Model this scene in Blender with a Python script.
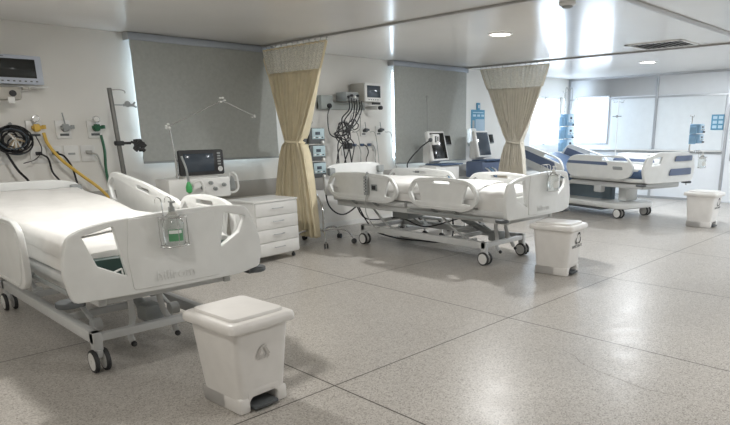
import bpy, bmesh, math, random
from mathutils import Vector, Matrix
PI = math.pi
random.seed(7)
S = bpy.context.scene
COL = S.collection
for o in list(bpy.data.objects):
    bpy.data.objects.remove(o)

# ------------------------------------------------------------------ camera
YAW, PIT, ROL = 0.7489, 0.2520, -0.0081
FPX, CX, CY = 600.89, 424.73, 284.42
cam_d = bpy.data.cameras.new('camera'); cam = bpy.data.objects.new('camera', cam_d); COL.objects.link(cam)
fw = Vector((math.cos(YAW)*math.cos(PIT), math.sin(YAW)*math.cos(PIT), -math.sin(PIT)))
rt = fw.cross(Vector((0, 0, 1))).normalized(); up = rt.cross(fw)
c_, s_ = math.cos(ROL), math.sin(ROL)
rt, up = c_*rt + s_*up, -s_*rt + c_*up
m = Matrix((rt, up, -fw)).transposed().to_4x4()
m.translation = Vector((0, 0, 1.5))
cam.matrix_world = m
cam_d.sensor_fit = 'HORIZONTAL'; cam_d.sensor_width = 36
cam_d.lens = FPX/730*36
cam_d.shift_x = -(CX-365)/730
cam_d.shift_y = (CY-212.5)/730
cam_d.clip_start = .05; cam_d.clip_end = 100
S.camera = cam

# ------------------------------------------------------------------ world, exposure
w = bpy.data.worlds.new('world'); S.world = w; w.use_nodes = True
w.node_tree.nodes['Background'].inputs[0].default_value = (.8, .9, 1, 1)
w.node_tree.nodes['Background'].inputs[1].default_value = .6
S.view_settings.view_transform = 'Standard'; S.view_settings.look = 'None'
S.view_settings.gamma = 1; S.view_settings.use_curve_mapping = False
S.view_settings.exposure = 0.12

CEIL = 2.61; HEADY = 7.58; FARX = 13.2; BACKY = -2.2; LEFTX = -2.6

def area(name, loc, rot, sx, sy, power, col, shape='RECTANGLE'):
    l = bpy.data.lights.new(name, 'AREA'); l.shape = shape; l.size = sx
    if shape in ('RECTANGLE', 'ELLIPSE'): l.size_y = sy
    l.energy = power; l.color = col
    o = bpy.data.objects.new(name, l); COL.objects.link(o); o.location = loc; o.rotation_euler = rot
    return o
# daylight coming in through the windows (just inside each pane)
area('daylight', (12.28, HEADY-.02, 1.66), (-PI/2, 0, 0), 1.2, 1.0, 22, (.66, .82, 1))
area('daylight', (FARX-.02, 6.92, 1.67), (0, PI/2, 0), .95, .7, 6, (.66, .82, 1))

LAMP_POWER = [38, 54, 70, 18, 40, 60, 80, 20]
LAMP_COL = [(1, .985, .95), (.98, .985, .98), (.90, .95, 1), (1, .97, .92), (.98, .98, .97), (.92, .96, 1), (.88, .94, 1), (1, .97, .92)]
LAMPS = [(1.9, 4.6), (6.32, 4.6), (10.78, 4.68), (.1, 1.9), (4.1, .2), (8.55, .4), (12.2, .6), (-1.6, 4.6)]

# ------------------------------------------------------------------ materials
MATS = {}
def mat(name, col, rough=.5, metal=0, spec=.5, bump=0, bscale=60, var=0, vscale=8, coat=0, trans=0, emis=None, estr=0, alpha=1, sheen=0):
    if name in MATS: return MATS[name]
    m = bpy.data.materials.new(name); m.use_nodes = True
    nt = m.node_tree; b = nt.nodes['Principled BSDF']
    b.inputs['Base Color'].default_value = (*col, 1)
    b.inputs['Roughness'].default_value = rough; b.inputs['Metallic'].default_value = metal
    b.inputs['Specular IOR Level'].default_value = spec
    b.inputs['Coat Weight'].default_value = coat; b.inputs['Coat Roughness'].default_value = .08
    b.inputs['Transmission Weight'].default_value = trans
    b.inputs['Alpha'].default_value = alpha
    b.inputs['Sheen Weight'].default_value = sheen
    if emis: b.inputs['Emission Color'].default_value = (*emis, 1); b.inputs['Emission Strength'].default_value = estr
    tc = nt.nodes.new('ShaderNodeTexCoord')
    n = nt.nodes.new('ShaderNodeTexNoise'); n.inputs['Scale'].default_value = vscale
    nt.links.new(tc.outputs['Object'], n.inputs['Vector'])
    v = var if var else .03
    r = nt.nodes.new('ShaderNodeValToRGB')
    r.color_ramp.elements[0].position = .3; r.color_ramp.elements[1].position = .7
    r.color_ramp.elements[0].color = (*[c*(1-v) for c in col], 1)
    r.color_ramp.elements[1].color = (*[min(1, c*(1+v)) for c in col], 1)
    nt.links.new(n.outputs['Fac'], r.inputs['Fac']); nt.links.new(r.outputs['Color'], b.inputs['Base Color'])
    if bump:
        n2 = nt.nodes.new('ShaderNodeTexNoise'); n2.inputs['Scale'].default_value = bscale
        nt.links.new(tc.outputs['Object'], n2.inputs['Vector'])
        bp = nt.nodes.new('ShaderNodeBump'); bp.inputs['Strength'].default_value = bump; bp.inputs['Distance'].default_value = .01
        nt.links.new(n2.outputs['Fac'], bp.inputs['Height']); nt.links.new(bp.outputs['Normal'], b.inputs['Normal'])
    MATS[name] = m
    return m

def floor_mat():
    m = bpy.data.materials.new('terrazzo'); m.use_nodes = True
    nt = m.node_tree; b = nt.nodes['Principled BSDF']; N = nt.nodes.new; L = nt.links.new
    g = N('ShaderNodeNewGeometry')
    def ramp(f, stops):
        r = N('ShaderNodeValToRGB'); L(f, r.inputs['Fac'])
        e = r.color_ramp.elements
        while len(e) < len(stops): e.new(.5)
        for i, (p, c) in enumerate(stops): e[i].position = p; e[i].color = (*c, 1)
        return r.outputs['Color']
    v = N('ShaderNodeTexVoronoi'); v.inputs['Scale'].default_value = 150; L(g.outputs['Position'], v.inputs['Vector'])
    sep = N('ShaderNodeSeparateColor'); L(v.outputs['Color'], sep.inputs[0])
    chips = ramp(sep.outputs[0], [(0, (.27, .245, .215)), (.25, (.43, .40, .365)), (.55, (.51, .48, .44)), (1, (.61, .58, .54))])
    n = N('ShaderNodeTexNoise'); n.inputs['Scale'].default_value = .8; n.inputs['Detail'].default_value = 4; L(g.outputs['Position'], n.inputs['Vector'])
    blot = ramp(n.outputs['Fac'], [(.3, (.88, .88, .88)), (.7, (1.0, 1.0, 1.0))])
    mx = N('ShaderNodeMix'); mx.data_type = 'RGBA'; mx.blend_type = 'MULTIPLY'; mx.inputs[0].default_value = 1
    L(chips, mx.inputs[6]); L(blot, mx.inputs[7])
    sx = N('ShaderNodeSeparateXYZ'); L(g.outputs['Position'], sx.inputs[0])
    ds = []
    for ax, off, per in ((0, 2.10, 1.815), (1, 2.705, 1.99)):
        a = N('ShaderNodeMath'); a.operation = 'SUBTRACT'; L(sx.outputs[ax], a.inputs[0]); a.inputs[1].default_value = off - per*20
        p = N('ShaderNodeMath'); p.operation = 'PINGPONG'; L(a.outputs[0], p.inputs[0]); p.inputs[1].default_value = per/2
        # pingpong is zero on every joint line
        ds.append(p.outputs[0])
    mn = N('ShaderNodeMath'); mn.operation = 'MINIMUM'; L(ds[0], mn.inputs[0]); L(ds[1], mn.inputs[1])
    jm = N('ShaderNodeMapRange'); L(mn.outputs[0], jm.inputs[0]); jm.inputs[1].default_value = .003; jm.inputs[2].default_value = .007
    mj = N('ShaderNodeMix'); mj.data_type = 'RGBA'; L(jm.outputs[0], mj.inputs[0]); mj.inputs[6].default_value = (.055, .045, .035, 1)
    L(mx.outputs[2], mj.inputs[7]); L(mj.outputs[2], b.inputs['Base Color'])
    n3 = N('ShaderNodeTexNoise'); n3.inputs['Scale'].default_value = 6; L(g.outputs['Position'], n3.inputs['Vector'])
    rr = N('ShaderNodeMapRange'); L(n3.outputs['Fac'], rr.inputs[0]); rr.inputs[3].default_value = .27; rr.inputs[4].default_value = .40
    L(rr.outputs[0], b.inputs['Roughness'])
    b.inputs['Specular IOR Level'].default_value = .4
    return m

def mesh_net_mat():
    m = bpy.data.materials.new('curtain_netting'); m.use_nodes = True
    nt = m.node_tree; b = nt.nodes['Principled BSDF']
    b.inputs['Base Color'].default_value = (.85, .82, .72, 1); b.inputs['Roughness'].default_value = .9
    tc = nt.nodes.new('ShaderNodeTexCoord'); v = nt.nodes.new('ShaderNodeTexVoronoi'); v.inputs['Scale'].default_value = 120
    nt.links.new(tc.outputs['Object'], v.inputs['Vector'])
    mr = nt.nodes.new('ShaderNodeMapRange'); mr.inputs[1].default_value = .2; mr.inputs[2].default_value = .6
    mr.inputs[3].default_value = .45; mr.inputs[4].default_value = .95
    nt.links.new(v.outputs['Distance'], mr.inputs[0]); nt.links.new(mr.outputs[0], b.inputs['Alpha'])
    return m

M_FLOOR = floor_mat()
M_WALL = mat('painted_wall', (.80, .785, .745), .45, var=.02, vscale=2, bump=.03, bscale=200)
M_CEIL = mat('glossy_ceiling', (.80, .785, .76), .19, spec=.3, var=.02, vscale=1.5, bump=.05, bscale=1.3)
M_PANEL = mat('partition_panel', (.80, .83, .86), .35, var=.01)
M_MILKY = mat('frosted_glass', (.76, .80, .82), .30, var=.02)
M_ALU = mat('aluminium', (.50, .51, .53), .35, metal=.6)
M_TRACK = mat('ceiling_track', (.42, .41, .40), .4, metal=.2)
M_DARK = mat('dark_rubber', (.035, .036, .038), .6)
M_GREYR = mat('grey_rubber', (.10, .11, .115), .6)
M_BAND = mat('grey_bumper', (.40, .385, .36), .5)
M_WHITE = mat('white_plastic', (.80, .80, .78), .32, spec=.5)
M_BED = mat('bed_plastic', (.80, .81, .795), .3, coat=.1)
M_BIN = mat('bin_plastic', (.82, .80, .77), .35)
M_STEELW = mat('coated_steel', (.64, .65, .645), .35)
M_GREYP = mat('grey_plastic', (.34, .36, .36), .45)
M_CHROME = mat('chrome', (.65, .65, .65), .2, metal=1)
M_SHEET = mat('white_sheet', (.80, .79, .765), .85, bump=.5, bscale=7, sheen=.1)
M_GREEN = mat('dark_green_vinyl', (.018, .05, .042), .5)
M_BLIND = mat('blind_fabric', (.46, .48, .46), .85, bump=.04, bscale=220, var=.05, vscale=30)
M_CASS = mat('blind_cassette', (.42, .46, .52), .4, metal=.3)
M_CURT = mat('beige_curtain', (.86, .76, .54), .85, bump=.1, bscale=60, var=.05, sheen=.2)
M_CURT2 = mat('pale_curtain', (.80, .75, .64), .85, bump=.1, bscale=60, var=.05, sheen=.2)
M_NET = mesh_net_mat()
M_SCREEN = mat('dark_screen', (.012, .014, .014), .12, spec=.5)
M_SCREENB = mat('blue_grey_screen', (.045, .06, .08), .1, spec=.6)
M_BEZEL = mat('pale_blue_bezel', (.50, .54, .62), .4)
M_CASE = mat('beige_case', (.48, .46, .41), .5)
M_BLACKC = mat('black_cable', (.012, .012, .014), .5)
M_GREYC = mat('grey_cable', (.42, .42, .40), .5)
M_WHITEC = mat('white_cable', (.70, .70, .68), .5)
M_YEL = mat('yellow_hose', (.72, .47, .08), .45)
M_GRN = mat('green_hose', (.015, .12, .055), .45)
M_GREENB = mat('bright_green', (.06, .42, .12), .4)
M_CLEAR = mat('clear_plastic', (.92, .95, .93), .08, trans=.85)
M_LABELG = mat('green_label', (.10, .30, .15), .5)
M_LABELW = mat('white_label', (.8, .82, .8), .5)
M_BLUE = mat('blue_vinyl', (.07, .12, .22), .45)
M_BLUEIN = mat('blue_inset', (.13, .17, .27), .4)
M_PUMP = mat('pump_blue', (.16, .30, .42), .4)
M_PUMPL = mat('pump_light_blue', (.24, .42, .60), .4)
M_PUMPF = mat('pump_face', (.40, .52, .56), .4)
M_CYAN = mat('cyan_sign', (.10, .30, .46), .5)
M_TEXT = mat('black_ink', (.02, .02, .02), .6)
M_FAINT = mat('faint_print', (.56, .54, .51), .5)
M_RED = mat('red_print', (.30, .05, .06), .5)
M_SHADOWG = mat('vent_dark', (.03, .03, .03), .7)
M_LAMP = mat('lamp_diffuser', (.9, .9, .9), .5, emis=(1, .95, .86), estr=9)
M_PANE = mat('daylight_pane', (.8, .85, .9), .3, emis=(.86, .93, 1), estr=2.2)
M_PANEB = mat('blinded_daylight_pane', (.8, .85, .9), .3, emis=(.74, .86, 1), estr=5)

# ------------------------------------------------------------------ mesh helpers
def T(x, y, z): return Matrix.Translation((x, y, z))
def RX(a): return Matrix.Rotation(a, 4, 'X')
def RY(a): return Matrix.Rotation(a, 4, 'Y')
def RZ(a): return Matrix.Rotation(a, 4, 'Z')
def merge(bm, src, mtx=None):
    if mtx is not None: bmesh.ops.transform(src, matrix=mtx, verts=src.verts)
    me = bpy.data.meshes.new('tmp'); src.to_mesh(me); src.free(); bm.from_mesh(me); bpy.data.meshes.remove(me)
def box(bm, x0, x1, y0, y1, z0, z1, bev=0, mtx=None, seg=2):
    b = bmesh.new()
    bmesh.ops.create_cube(b, size=1, matrix=T((x0+x1)/2, (y0+y1)/2, (z0+z1)/2) @ Matrix.Diagonal((abs(x1-x0), abs(y1-y0), abs(z1-z0), 1)))
    if bev: bmesh.ops.bevel(b, geom=b.edges[:], offset=bev, segments=seg, profile=.5, affect='EDGES', clamp_overlap=True)
    merge(bm, b, mtx)
def cyl(bm, p0, p1, r0, r1=None, seg=16, bev=0, mtx=None):
    p0 = Vector(p0); p1 = Vector(p1); d = p1-p0; b = bmesh.new()
    bmesh.ops.create_cone(b, cap_ends=True, segments=seg, radius1=r0, radius2=r0 if r1 is None else r1, depth=d.length)
    if bev:
        ed = [e for e in b.edges if any(len(f.verts) > 4 for f in e.link_faces)]
        bmesh.ops.bevel(b, geom=ed, offset=bev, segments=2, profile=.5, affect='EDGES')
    q = d.to_track_quat('Z', 'Y').to_matrix().to_4x4()
    M = T(*((p0+p1)/2)) @ q
    merge(bm, b, (mtx @ M) if mtx is not None else M)
def ball(bm, c, r, sc=(1, 1, 1), mtx=None, seg=12):
    b = bmesh.new(); bmesh.ops.create_uvsphere(b, u_segments=seg, v_segments=max(6, seg//2), radius=r)
    M = T(*c) @ Matrix.Diagonal((*sc, 1)); merge(bm, b, (mtx @ M) if mtx is not None else M)
def smooth_path(pts, n=6):
    pts = [Vector(p) for p in pts]
    if len(pts) < 3: return pts
    P = [pts[0]*2-pts[1]] + pts + [pts[-1]*2-pts[-2]]; out = []
    for i in range(1, len(P)-2):
        for k in range(n):
            t = k/n; a, b, c, d = P[i-1], P[i], P[i+1], P[i+2]
            out.append(.5*((2*b)+(c-a)*t+(2*a-5*b+4*c-d)*t*t+(3*b-a-3*c+d)*t**3))
    out.append(pts[-1]); return out
def tube(bm, pts, r, seg=8, smooth=6, closed=False, mtx=None, flat=1.0):
    P = smooth_path(pts, smooth) if smooth else [Vector(p) for p in pts]
    b = bmesh.new(); rings = []; prev = None
    for i, p in enumerate(P):
        a = P[max(0, i-1)]; c = P[min(len(P)-1, i+1)]
        if closed: a = P[i-1]; c = P[(i+1) % len(P)]
        t = (c-a).normalized() if (c-a).length > 1e-9 else Vector((0, 0, 1))
        if prev is None:
            u = t.orthogonal().normalized()
        else:
            u = prev - t*prev.dot(t); u = u.normalized() if u.length > 1e-6 else t.orthogonal().normalized()
        prev = u; v = t.cross(u)
        rings.append([b.verts.new(p + r*(math.cos(2*PI*k/seg)*u*flat + math.sin(2*PI*k/seg)*v)) for k in range(seg)])
    n = len(rings)
    for i in range(n if closed else n-1):
        A, B = rings[i], rings[(i+1) % n]
        for k in range(seg): b.faces.new((A[k], A[(k+1) % seg], B[(k+1) % seg], B[k]))
    if not closed:
        b.faces.new(rings[0][::-1]); b.faces.new(rings[-1])
    merge(bm, b, mtx)
def lathe(bm, prof, seg=24, mtx=None):
    b = bmesh.new(); R = []
    for (r, z) in prof:
        R.append([b.verts.new((max(r, 1e-4)*math.cos(2*PI*k/seg), max(r, 1e-4)*math.sin(2*PI*k/seg), z)) for k in range(seg)])
    for A, B in zip(R, R[1:]):
        for k in range(seg): b.faces.new((A[k], A[(k+1) % seg], B[(k+1) % seg], B[k]))
    b.faces.new(R[0][::-1]); b.faces.new(R[-1])
    merge(bm, b, mtx)
def rnd(pts, r, n=4):
    out = []; N = len(pts)
    for i in range(N):
        p = Vector(pts[i][:2]); a = Vector(pts[i-1][:2]); c = Vector(pts[(i+1) % N][:2])
        rr = pts[i][2] if len(pts[i]) > 2 else r
        rr = min(rr, (a-p).length*.48, (c-p).length*.48)
        s = p+(a-p).normalized()*rr; e = p+(c-p).normalized()*rr
        for k in range(n+1):
            t = k/n; out.append((1-t)**2*s+2*t*(1-t)*p+t*t*e)
    return out
def plate(bm, outer, holes, thick, bev, mtx, r=.03, hr=.015, cuts=0, fn=None):
    """flat outline with holes in XY, thickness along Z, then moved by mtx; cuts slices along X so fn can bend it"""
    cu = bpy.data.curves.new('tmpc', 'CURVE'); cu.dimensions = '2D'; cu.fill_mode = 'BOTH'
    for k, pl in enumerate([outer]+list(holes)):
        P = rnd(pl, r if k == 0 else hr)
        sp = cu.splines.new('POLY'); sp.points.add(len(P)-1)
        for q, p in zip(sp.points, P): q.co = (p.x, p.y, 0, 1)
        sp.use_cyclic_u = True
    cu.extrude = max(thick/2-bev, .0005); cu.bevel_depth = bev; cu.bevel_resolution = 2; cu.offset = -bev
    o = bpy.data.objects.new('tmpc', cu); COL.objects.link(o)
    dg = bpy.context.evaluated_depsgraph_get(); dg.update()
    me = bpy.data.meshes.new_from_object(o.evaluated_get(dg))
    bpy.data.objects.remove(o); bpy.data.curves.remove(cu)
    b = bmesh.new(); b.from_mesh(me); bpy.data.meshes.remove(me)
    bmesh.ops.remove_doubles(b, verts=b.verts, dist=1e-5)
    if cuts:
        xs = [v.co.x for v in b.verts]; x0, x1 = min(xs), max(xs)
        for i in range(1, cuts):
            x = x0+(x1-x0)*i/cuts
            bmesh.ops.bisect_plane(b, geom=b.verts[:]+b.edges[:]+b.faces[:], plane_co=(x, 0, 0), plane_no=(1, 0, 0), dist=1e-6)
    if fn:
        for v in b.verts: v.co = Vector(fn(*v.co))
    merge(bm, b, mtx)
def textm(bm, s, size, ext, mtx):
    cu = bpy.data.curves.new('tmpt', 'FONT'); cu.body = s; cu.size = size; cu.extrude = ext
    cu.align_x = 'CENTER'; cu.align_y = 'CENTER'
    o = bpy.data.objects.new('tmpt', cu); COL.objects.link(o)
    dg = bpy.context.evaluated_depsgraph_get(); dg.update()
    me = bpy.data.meshes.new_from_object(o.evaluated_get(dg))
    bpy.data.objects.remove(o); bpy.data.curves.remove(cu)
    b = bmesh.new(); b.from_mesh(me); bpy.data.meshes.remove(me)
    merge(bm, b, mtx)
def obj(name, bm, m, parent=None, sm=40, loc=None, rot=None):
    me = bpy.data.meshes.new(name)
    bmesh.ops.recalc_face_normals(bm, faces=bm.faces[:])
    bm.to_mesh(me); bm.free()
    for mm in (m if isinstance(m, (list, tuple)) else [m]): me.materials.append(mm)
    if sm:
        for p in me.polygons: p.use_smooth = True
        try: me.set_sharp_from_angle(angle=math.radians(sm))
        except Exception: pass
    o = bpy.data.objects.new(name, me); COL.objects.link(o)
    if parent: o.parent = parent
    if loc: o.location = loc
    if rot: o.rotation_euler = rot
    return o
def tag(o, label, cat, group=None, kind=None):
    o['label'] = label; o['category'] = cat
    if group: o['group'] = group
    if kind: o['kind'] = kind
    return o
def thing(name, label, cat, loc=(0, 0, 0), rz=0, group=None):
    o = bpy.data.objects.new(name, None); COL.objects.link(o); o.empty_display_size = .1
    o.location = loc; o.rotation_euler = (0, 0, rz)
    return tag(o, label, cat, group)
def struct(name, bm, m, label=None, sm=40, parent=None):
    o = obj(name, bm, m, parent, sm)
    if not parent: o['kind'] = 'structure'
    return o
def NB(): return bmesh.new()
def part(name, m, parent, *fns, sm=40):
    bm = NB()
    for f in fns: f(bm)
    return obj(name, bm, m, parent, sm)
def copy_tree(o, parent=None):
    c = o.copy(); COL.objects.link(c)
    if parent: c.parent = parent
    for ch in list(o.children): copy_tree(ch, c)
    return c

# ------------------------------------------------------------------ room shell
b = NB(); box(b, LEFTX, FARX+.1, BACKY, HEADY+.1, -.1, 0); struct('floor', b, M_FLOOR)
b = NB(); box(b, LEFTX, FARX+.1, BACKY, HEADY+.1, CEIL, CEIL+.1); struct('ceiling', b, M_CEIL)
b = NB(); box(b, LEFTX-.1, LEFTX, BACKY, HEADY+.1, 0, CEIL); struct('wall_left', b, M_WALL)
b = NB(); box(b, LEFTX, FARX+.1, BACKY-.1, BACKY, 0, CEIL); struct('wall_back', b, M_WALL)

def wall_grid(bm, a0, a1, z0, z1, holes, put):
    xs = sorted({a0, a1, *[h[0] for h in holes], *[h[1] for h in holes]})
    zs = sorted({z0, z1, *[h[2] for h in holes], *[h[3] for h in holes]})
    for i in range(len(xs)-1):
        for j in range(len(zs)-1):
            cx, cz = (xs[i]+xs[i+1])/2, (zs[j]+zs[j+1])/2
            if any(h[0] < cx < h[1] and h[2] < cz < h[3] for h in holes): continue
            put(bm, xs[i], xs[i+1], zs[j], zs[j+1])
    bmesh.ops.remove_doubles(bm, verts=bm.verts, dist=1e-5)
WIN = [(3.14, 4.98, 1.17, 2.50), (7.38, 9.18, .98, 2.48), (11.62, 12.95, 1.12, 2.2)]
b = NB(); wall_grid(b, LEFTX, FARX+.1, 0, CEIL, WIN, lambda bm, x0, x1, z0, z1: box(bm, x0, x1, HEADY, HEADY+.18, z0, z1))
struct('wall_head', b, M_WALL)
def window(n, x0, x1, z0, z1, pm, mulls=1):
    b = NB(); y0, y1 = HEADY+.06, HEADY+.11
    box(b, x0, x1, y0, y1, z0, z0+.04); box(b, x0, x1, y0, y1, z1-.04, z1)
    box(b, x0, x0+.04, y0, y1, z0, z1); box(b, x1-.04, x1, y0, y1, z0, z1)
    for k in range(mulls): c = x0+(x1-x0)*(k+1)/(mulls+1); box(b, c-.02, c+.02, y0, y1, z0, z1)
    f = struct(f'window_{n}', b, M_WHITE)
    b = NB(); box(b, x0+.04, x1-.04, HEADY+.12, HEADY+.13, z0+.04, z1-.04); obj('pane', b, pm, f)
window(1, *WIN[0], M_PANEB); window(2, *WIN[1], M_PANEB); window(3, *WIN[2], M_PANE)

# far partition of white panels in aluminium profiles, a door and a window
PX = FARX
W4 = (6.56, 7.34, 1.18, 2.18)
b = NB()
for (y0, y1) in ((W4[0]-.03, HEADY), ):
    pass
def ybox(bm, y0, y1, z0, z1): box(bm, PX, PX+.08, y0, y1, z0, z1)
wall_grid(b, 4.02, HEADY, 0, CEIL, [W4], lambda bm, y0, y1, z0, z1: ybox(bm, y0, y1, z0, z1))
ybox(b, BACKY, 4.02, 2.13, CEIL); ybox(b, BACKY, 2.9, 0, 2.13)
struct('wall_right', b, M_PANEL)
b = NB(); box(b, PX-.012, PX, 5.50, 6.45, 1.05, 2.12); box(b, PX-.012, PX, 4.06, 5.42, 1.05, 2.12)
struct('window_5', b, M_MILKY)
b = NB()
for y in (4.0, 5.46): box(b, PX-.03, PX, y-.025, y+.025, 0, CEIL-.02)
box(b, PX-.03, PX, HEADY-.04, HEADY, 1.0, CEIL-.02)
for z in (2.14, 1.0): box(b, PX-.026, PX, 4.0, HEADY, z-.018, z+.018)
box(b, PX-.026, PX, 0, 4.0, 2.12, 2.16); box(b, PX-.026, PX, 0, HEADY, CEIL-.045, CEIL)
box(b, PX-.02, PX, 4.0, HEADY, 0, .05)
struct('trim_1', b, M_ALU)
b = NB(); box(b, PX-.09, PX-.026, 4.03, HEADY, 1.02, 1.045, .005); struct('trim_2', b, M_WHITE)
b = NB(); y0, y1, z0, z1 = W4
box(b, PX-.03, PX+.02, y0-.03, y0, z0-.03, z1+.03); box(b, PX-.03, PX+.02, y1, y1+.03, z0-.03, z1+.03)
box(b, PX-.03, PX+.02, y0, y1, z0-.03, z0); box(b, PX-.03, PX+.02, y0, y1, z1, z1+.03)
f = struct('window_4', b, M_ALU)
b = NB(); box(b, PX+.03, PX+.04, y0, y1, z0, z1); obj('pane', b, M_PANE, f)
b = NB(); box(b, PX-.01, PX+.03, 2.92, 3.965, .01, 2.11); f = struct('door_1', b, M_PANEL)
b = NB(); cyl(b, (PX-.06, 3.86, .93), (PX-.01, 3.86, .93), .012); cyl(b, (PX-.06, 3.87, .93), (PX-.06, 3.72, .93), .011); box(b, PX-.018, PX-.01, 3.835, 3.885, .84, .99, .003)
obj('door_handle', b, M_ALU, f)

# wall bumper, baseboard, ceiling profiles, curtain rails
b = NB(); box(b, LEFTX, PX, HEADY-.025, HEADY, .62, .84, .008); struct('trim_3', b, M_BAND)
b = NB(); box(b, LEFTX, PX, HEADY-.012, HEADY, 0, .08); struct('baseboard_head', b, M_WHITE)
b = NB(); box(b, 2.0, PX, 2.56, 2.66, CEIL-.012, CEIL, .003); struct('trim_4', b, M_TRACK)
b = NB(); box(b, 2.0, PX, 2.662, 2.672, CEIL-.006, CEIL); struct('trim_5', b, M_SHADOWG)
for n, x in ((6, 4.86), (7, 9.21)):
    b = NB(); box(b, x-.03, x+.03, 0, HEADY, CEIL-.022, CEIL, .004); struct(f'trim_{n}', b, M_TRACK)
b = NB()
pts = [(3.55, 1.98), (3.50, 1.86), (3.42, 1.78), (3.37, 1.65), (3.34, 1.50), (3.30, 1.30), (3.33, 1.1)]
for (x0, y0), (x1, y1) in zip(pts, pts[1:]):
    d = Vector((x1-x0, y1-y0, 0)).normalized(); n = Vector((-d.y, d.x, 0))*.0016
    vs = [b.verts.new((x0+n.x, y0+n.y, .0006)), b.verts.new((x0-n.x, y0-n.y, .0006)), b.verts.new((x1-n.x, y1-n.y, .0006)), b.verts.new((x1+n.x, y1+n.y, .0006))]
    b.faces.new(vs)
struct('floor_crack', b, mat('crack', (.13, .11, .09), .6), sm=0)

# ------------------------------------------------------------------ ceiling fittings
def lamp(i, x, y, label, power, lcol):
    t = thing('ceiling_downlight', label, 'ceiling light', (x, y, CEIL), 0, 'round ceiling downlights')
    bm = NB(); lathe(bm, [(.15, 0), (.152, -.006), (.146, -.012), (.125, -.012), (.122, -.004), (.12, 0)], 32)
    obj('trim_ring', bm, M_WHITE, t)
    bm = NB(); lathe(bm, [(.121, -.002), (.121, -.006), (.08, -.008)], 32); obj('diffuser', bm, M_LAMP, t)
    l = area('downlight_beam', (0, 0, -.02), (0, 0, 0), .22, .22, power, lcol, 'DISK'); l.parent = t
LABS = ['round white recessed downlight in the ceiling over the nearest bed',
        'round white recessed downlight in the ceiling above the middle bed',
        'round white recessed downlight far right, above the farthest bed',
        'round recessed downlight overhead near the camera on the left',
        'round recessed downlight behind the camera, near its right',
        'round recessed downlight in the right foreground bay',
        'round recessed downlight by the door on the far right',
        'round recessed downlight left of the nearest bed']
for i, (x, y) in enumerate(LAMPS): lamp(i, x, y, LABS[i], LAMP_POWER[i], LAMP_COL[i])

t = thing('ceiling_vent', 'rectangular slatted air vent recessed in the ceiling at the upper right', 'air vent', (8.71, 3.6, CEIL))
b = NB()
for a in ((-.33, .33, -.39, -.35), (-.33, .33, .35, .39), (-.33, -.29, -.39, .39), (.29, .33, -.39, .39)): box(b, *a, -.014, 0, .003)
obj('vent_frame', b, M_WHITE, t)
b = NB(); box(b, -.29, .29, -.35, .35, -.003, 0); obj('vent_backing', b, M_SHADOWG, t)
for k in range(9):
    b = NB(); box(b, -.29, .29, -.012, .012, -.001, .001, mtx=T(0, -.30+.075*k, -.009) @ RX(.5)); obj('vent_slat', b, M_TRACK if k > 4 else M_WHITE, t)
t = thing('smoke_detector', 'round white smoke detector on the ceiling at the top edge of the picture', 'smoke detector', (5.22, 3.06, CEIL))
b = NB(); lathe(b, [(.075, 0), (.075, -.02), (.06, -.035)], 28); obj('detector_base', b, M_WHITE, t)
b = NB(); lathe(b, [(.05, -.034), (.048, -.045), (.03, -.055), (.005, -.056)], 24); obj('sensor_head', b, M_GREYP, t)

# ------------------------------------------------------------------ blinds
def blind(x0, x1, z0, label, grp='grey roller blinds'):
    t = thing('roller_blind', label, 'window blind', ((x0+x1)/2, HEADY, 0), 0, grp)
    h = (x1-x0)/2
    b = NB(); box(b, -h-.02, h+.02, -.14, -.01, CEIL-.085, CEIL-.004, .012); c = obj('cassette', b, M_CASS, t)
    for s in (-1, 1):
        b = NB(); box(b, s*(h+.02), s*(h+.028), -.145, -.005, CEIL-.09, CEIL-.002, .003); obj('end_cap', b, M_ALU, c)
    b = NB(); box(b, -h, h, -.118, -.114, z0+.02, CEIL-.08); obj('blind_fabric', b, M_BLIND, t)
    b = NB(); box(b, -h, h, -.126, -.106, z0, z0+.028, .006); obj('bottom_bar', b, M_GREYP, t)
blind(3.10, 5.00, 1.13, 'grey roller blind pulled down over the window behind the nearest bed')
blind(7.32, 9.22, .93, 'grey roller blind pulled down over the window behind the middle bed')

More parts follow.
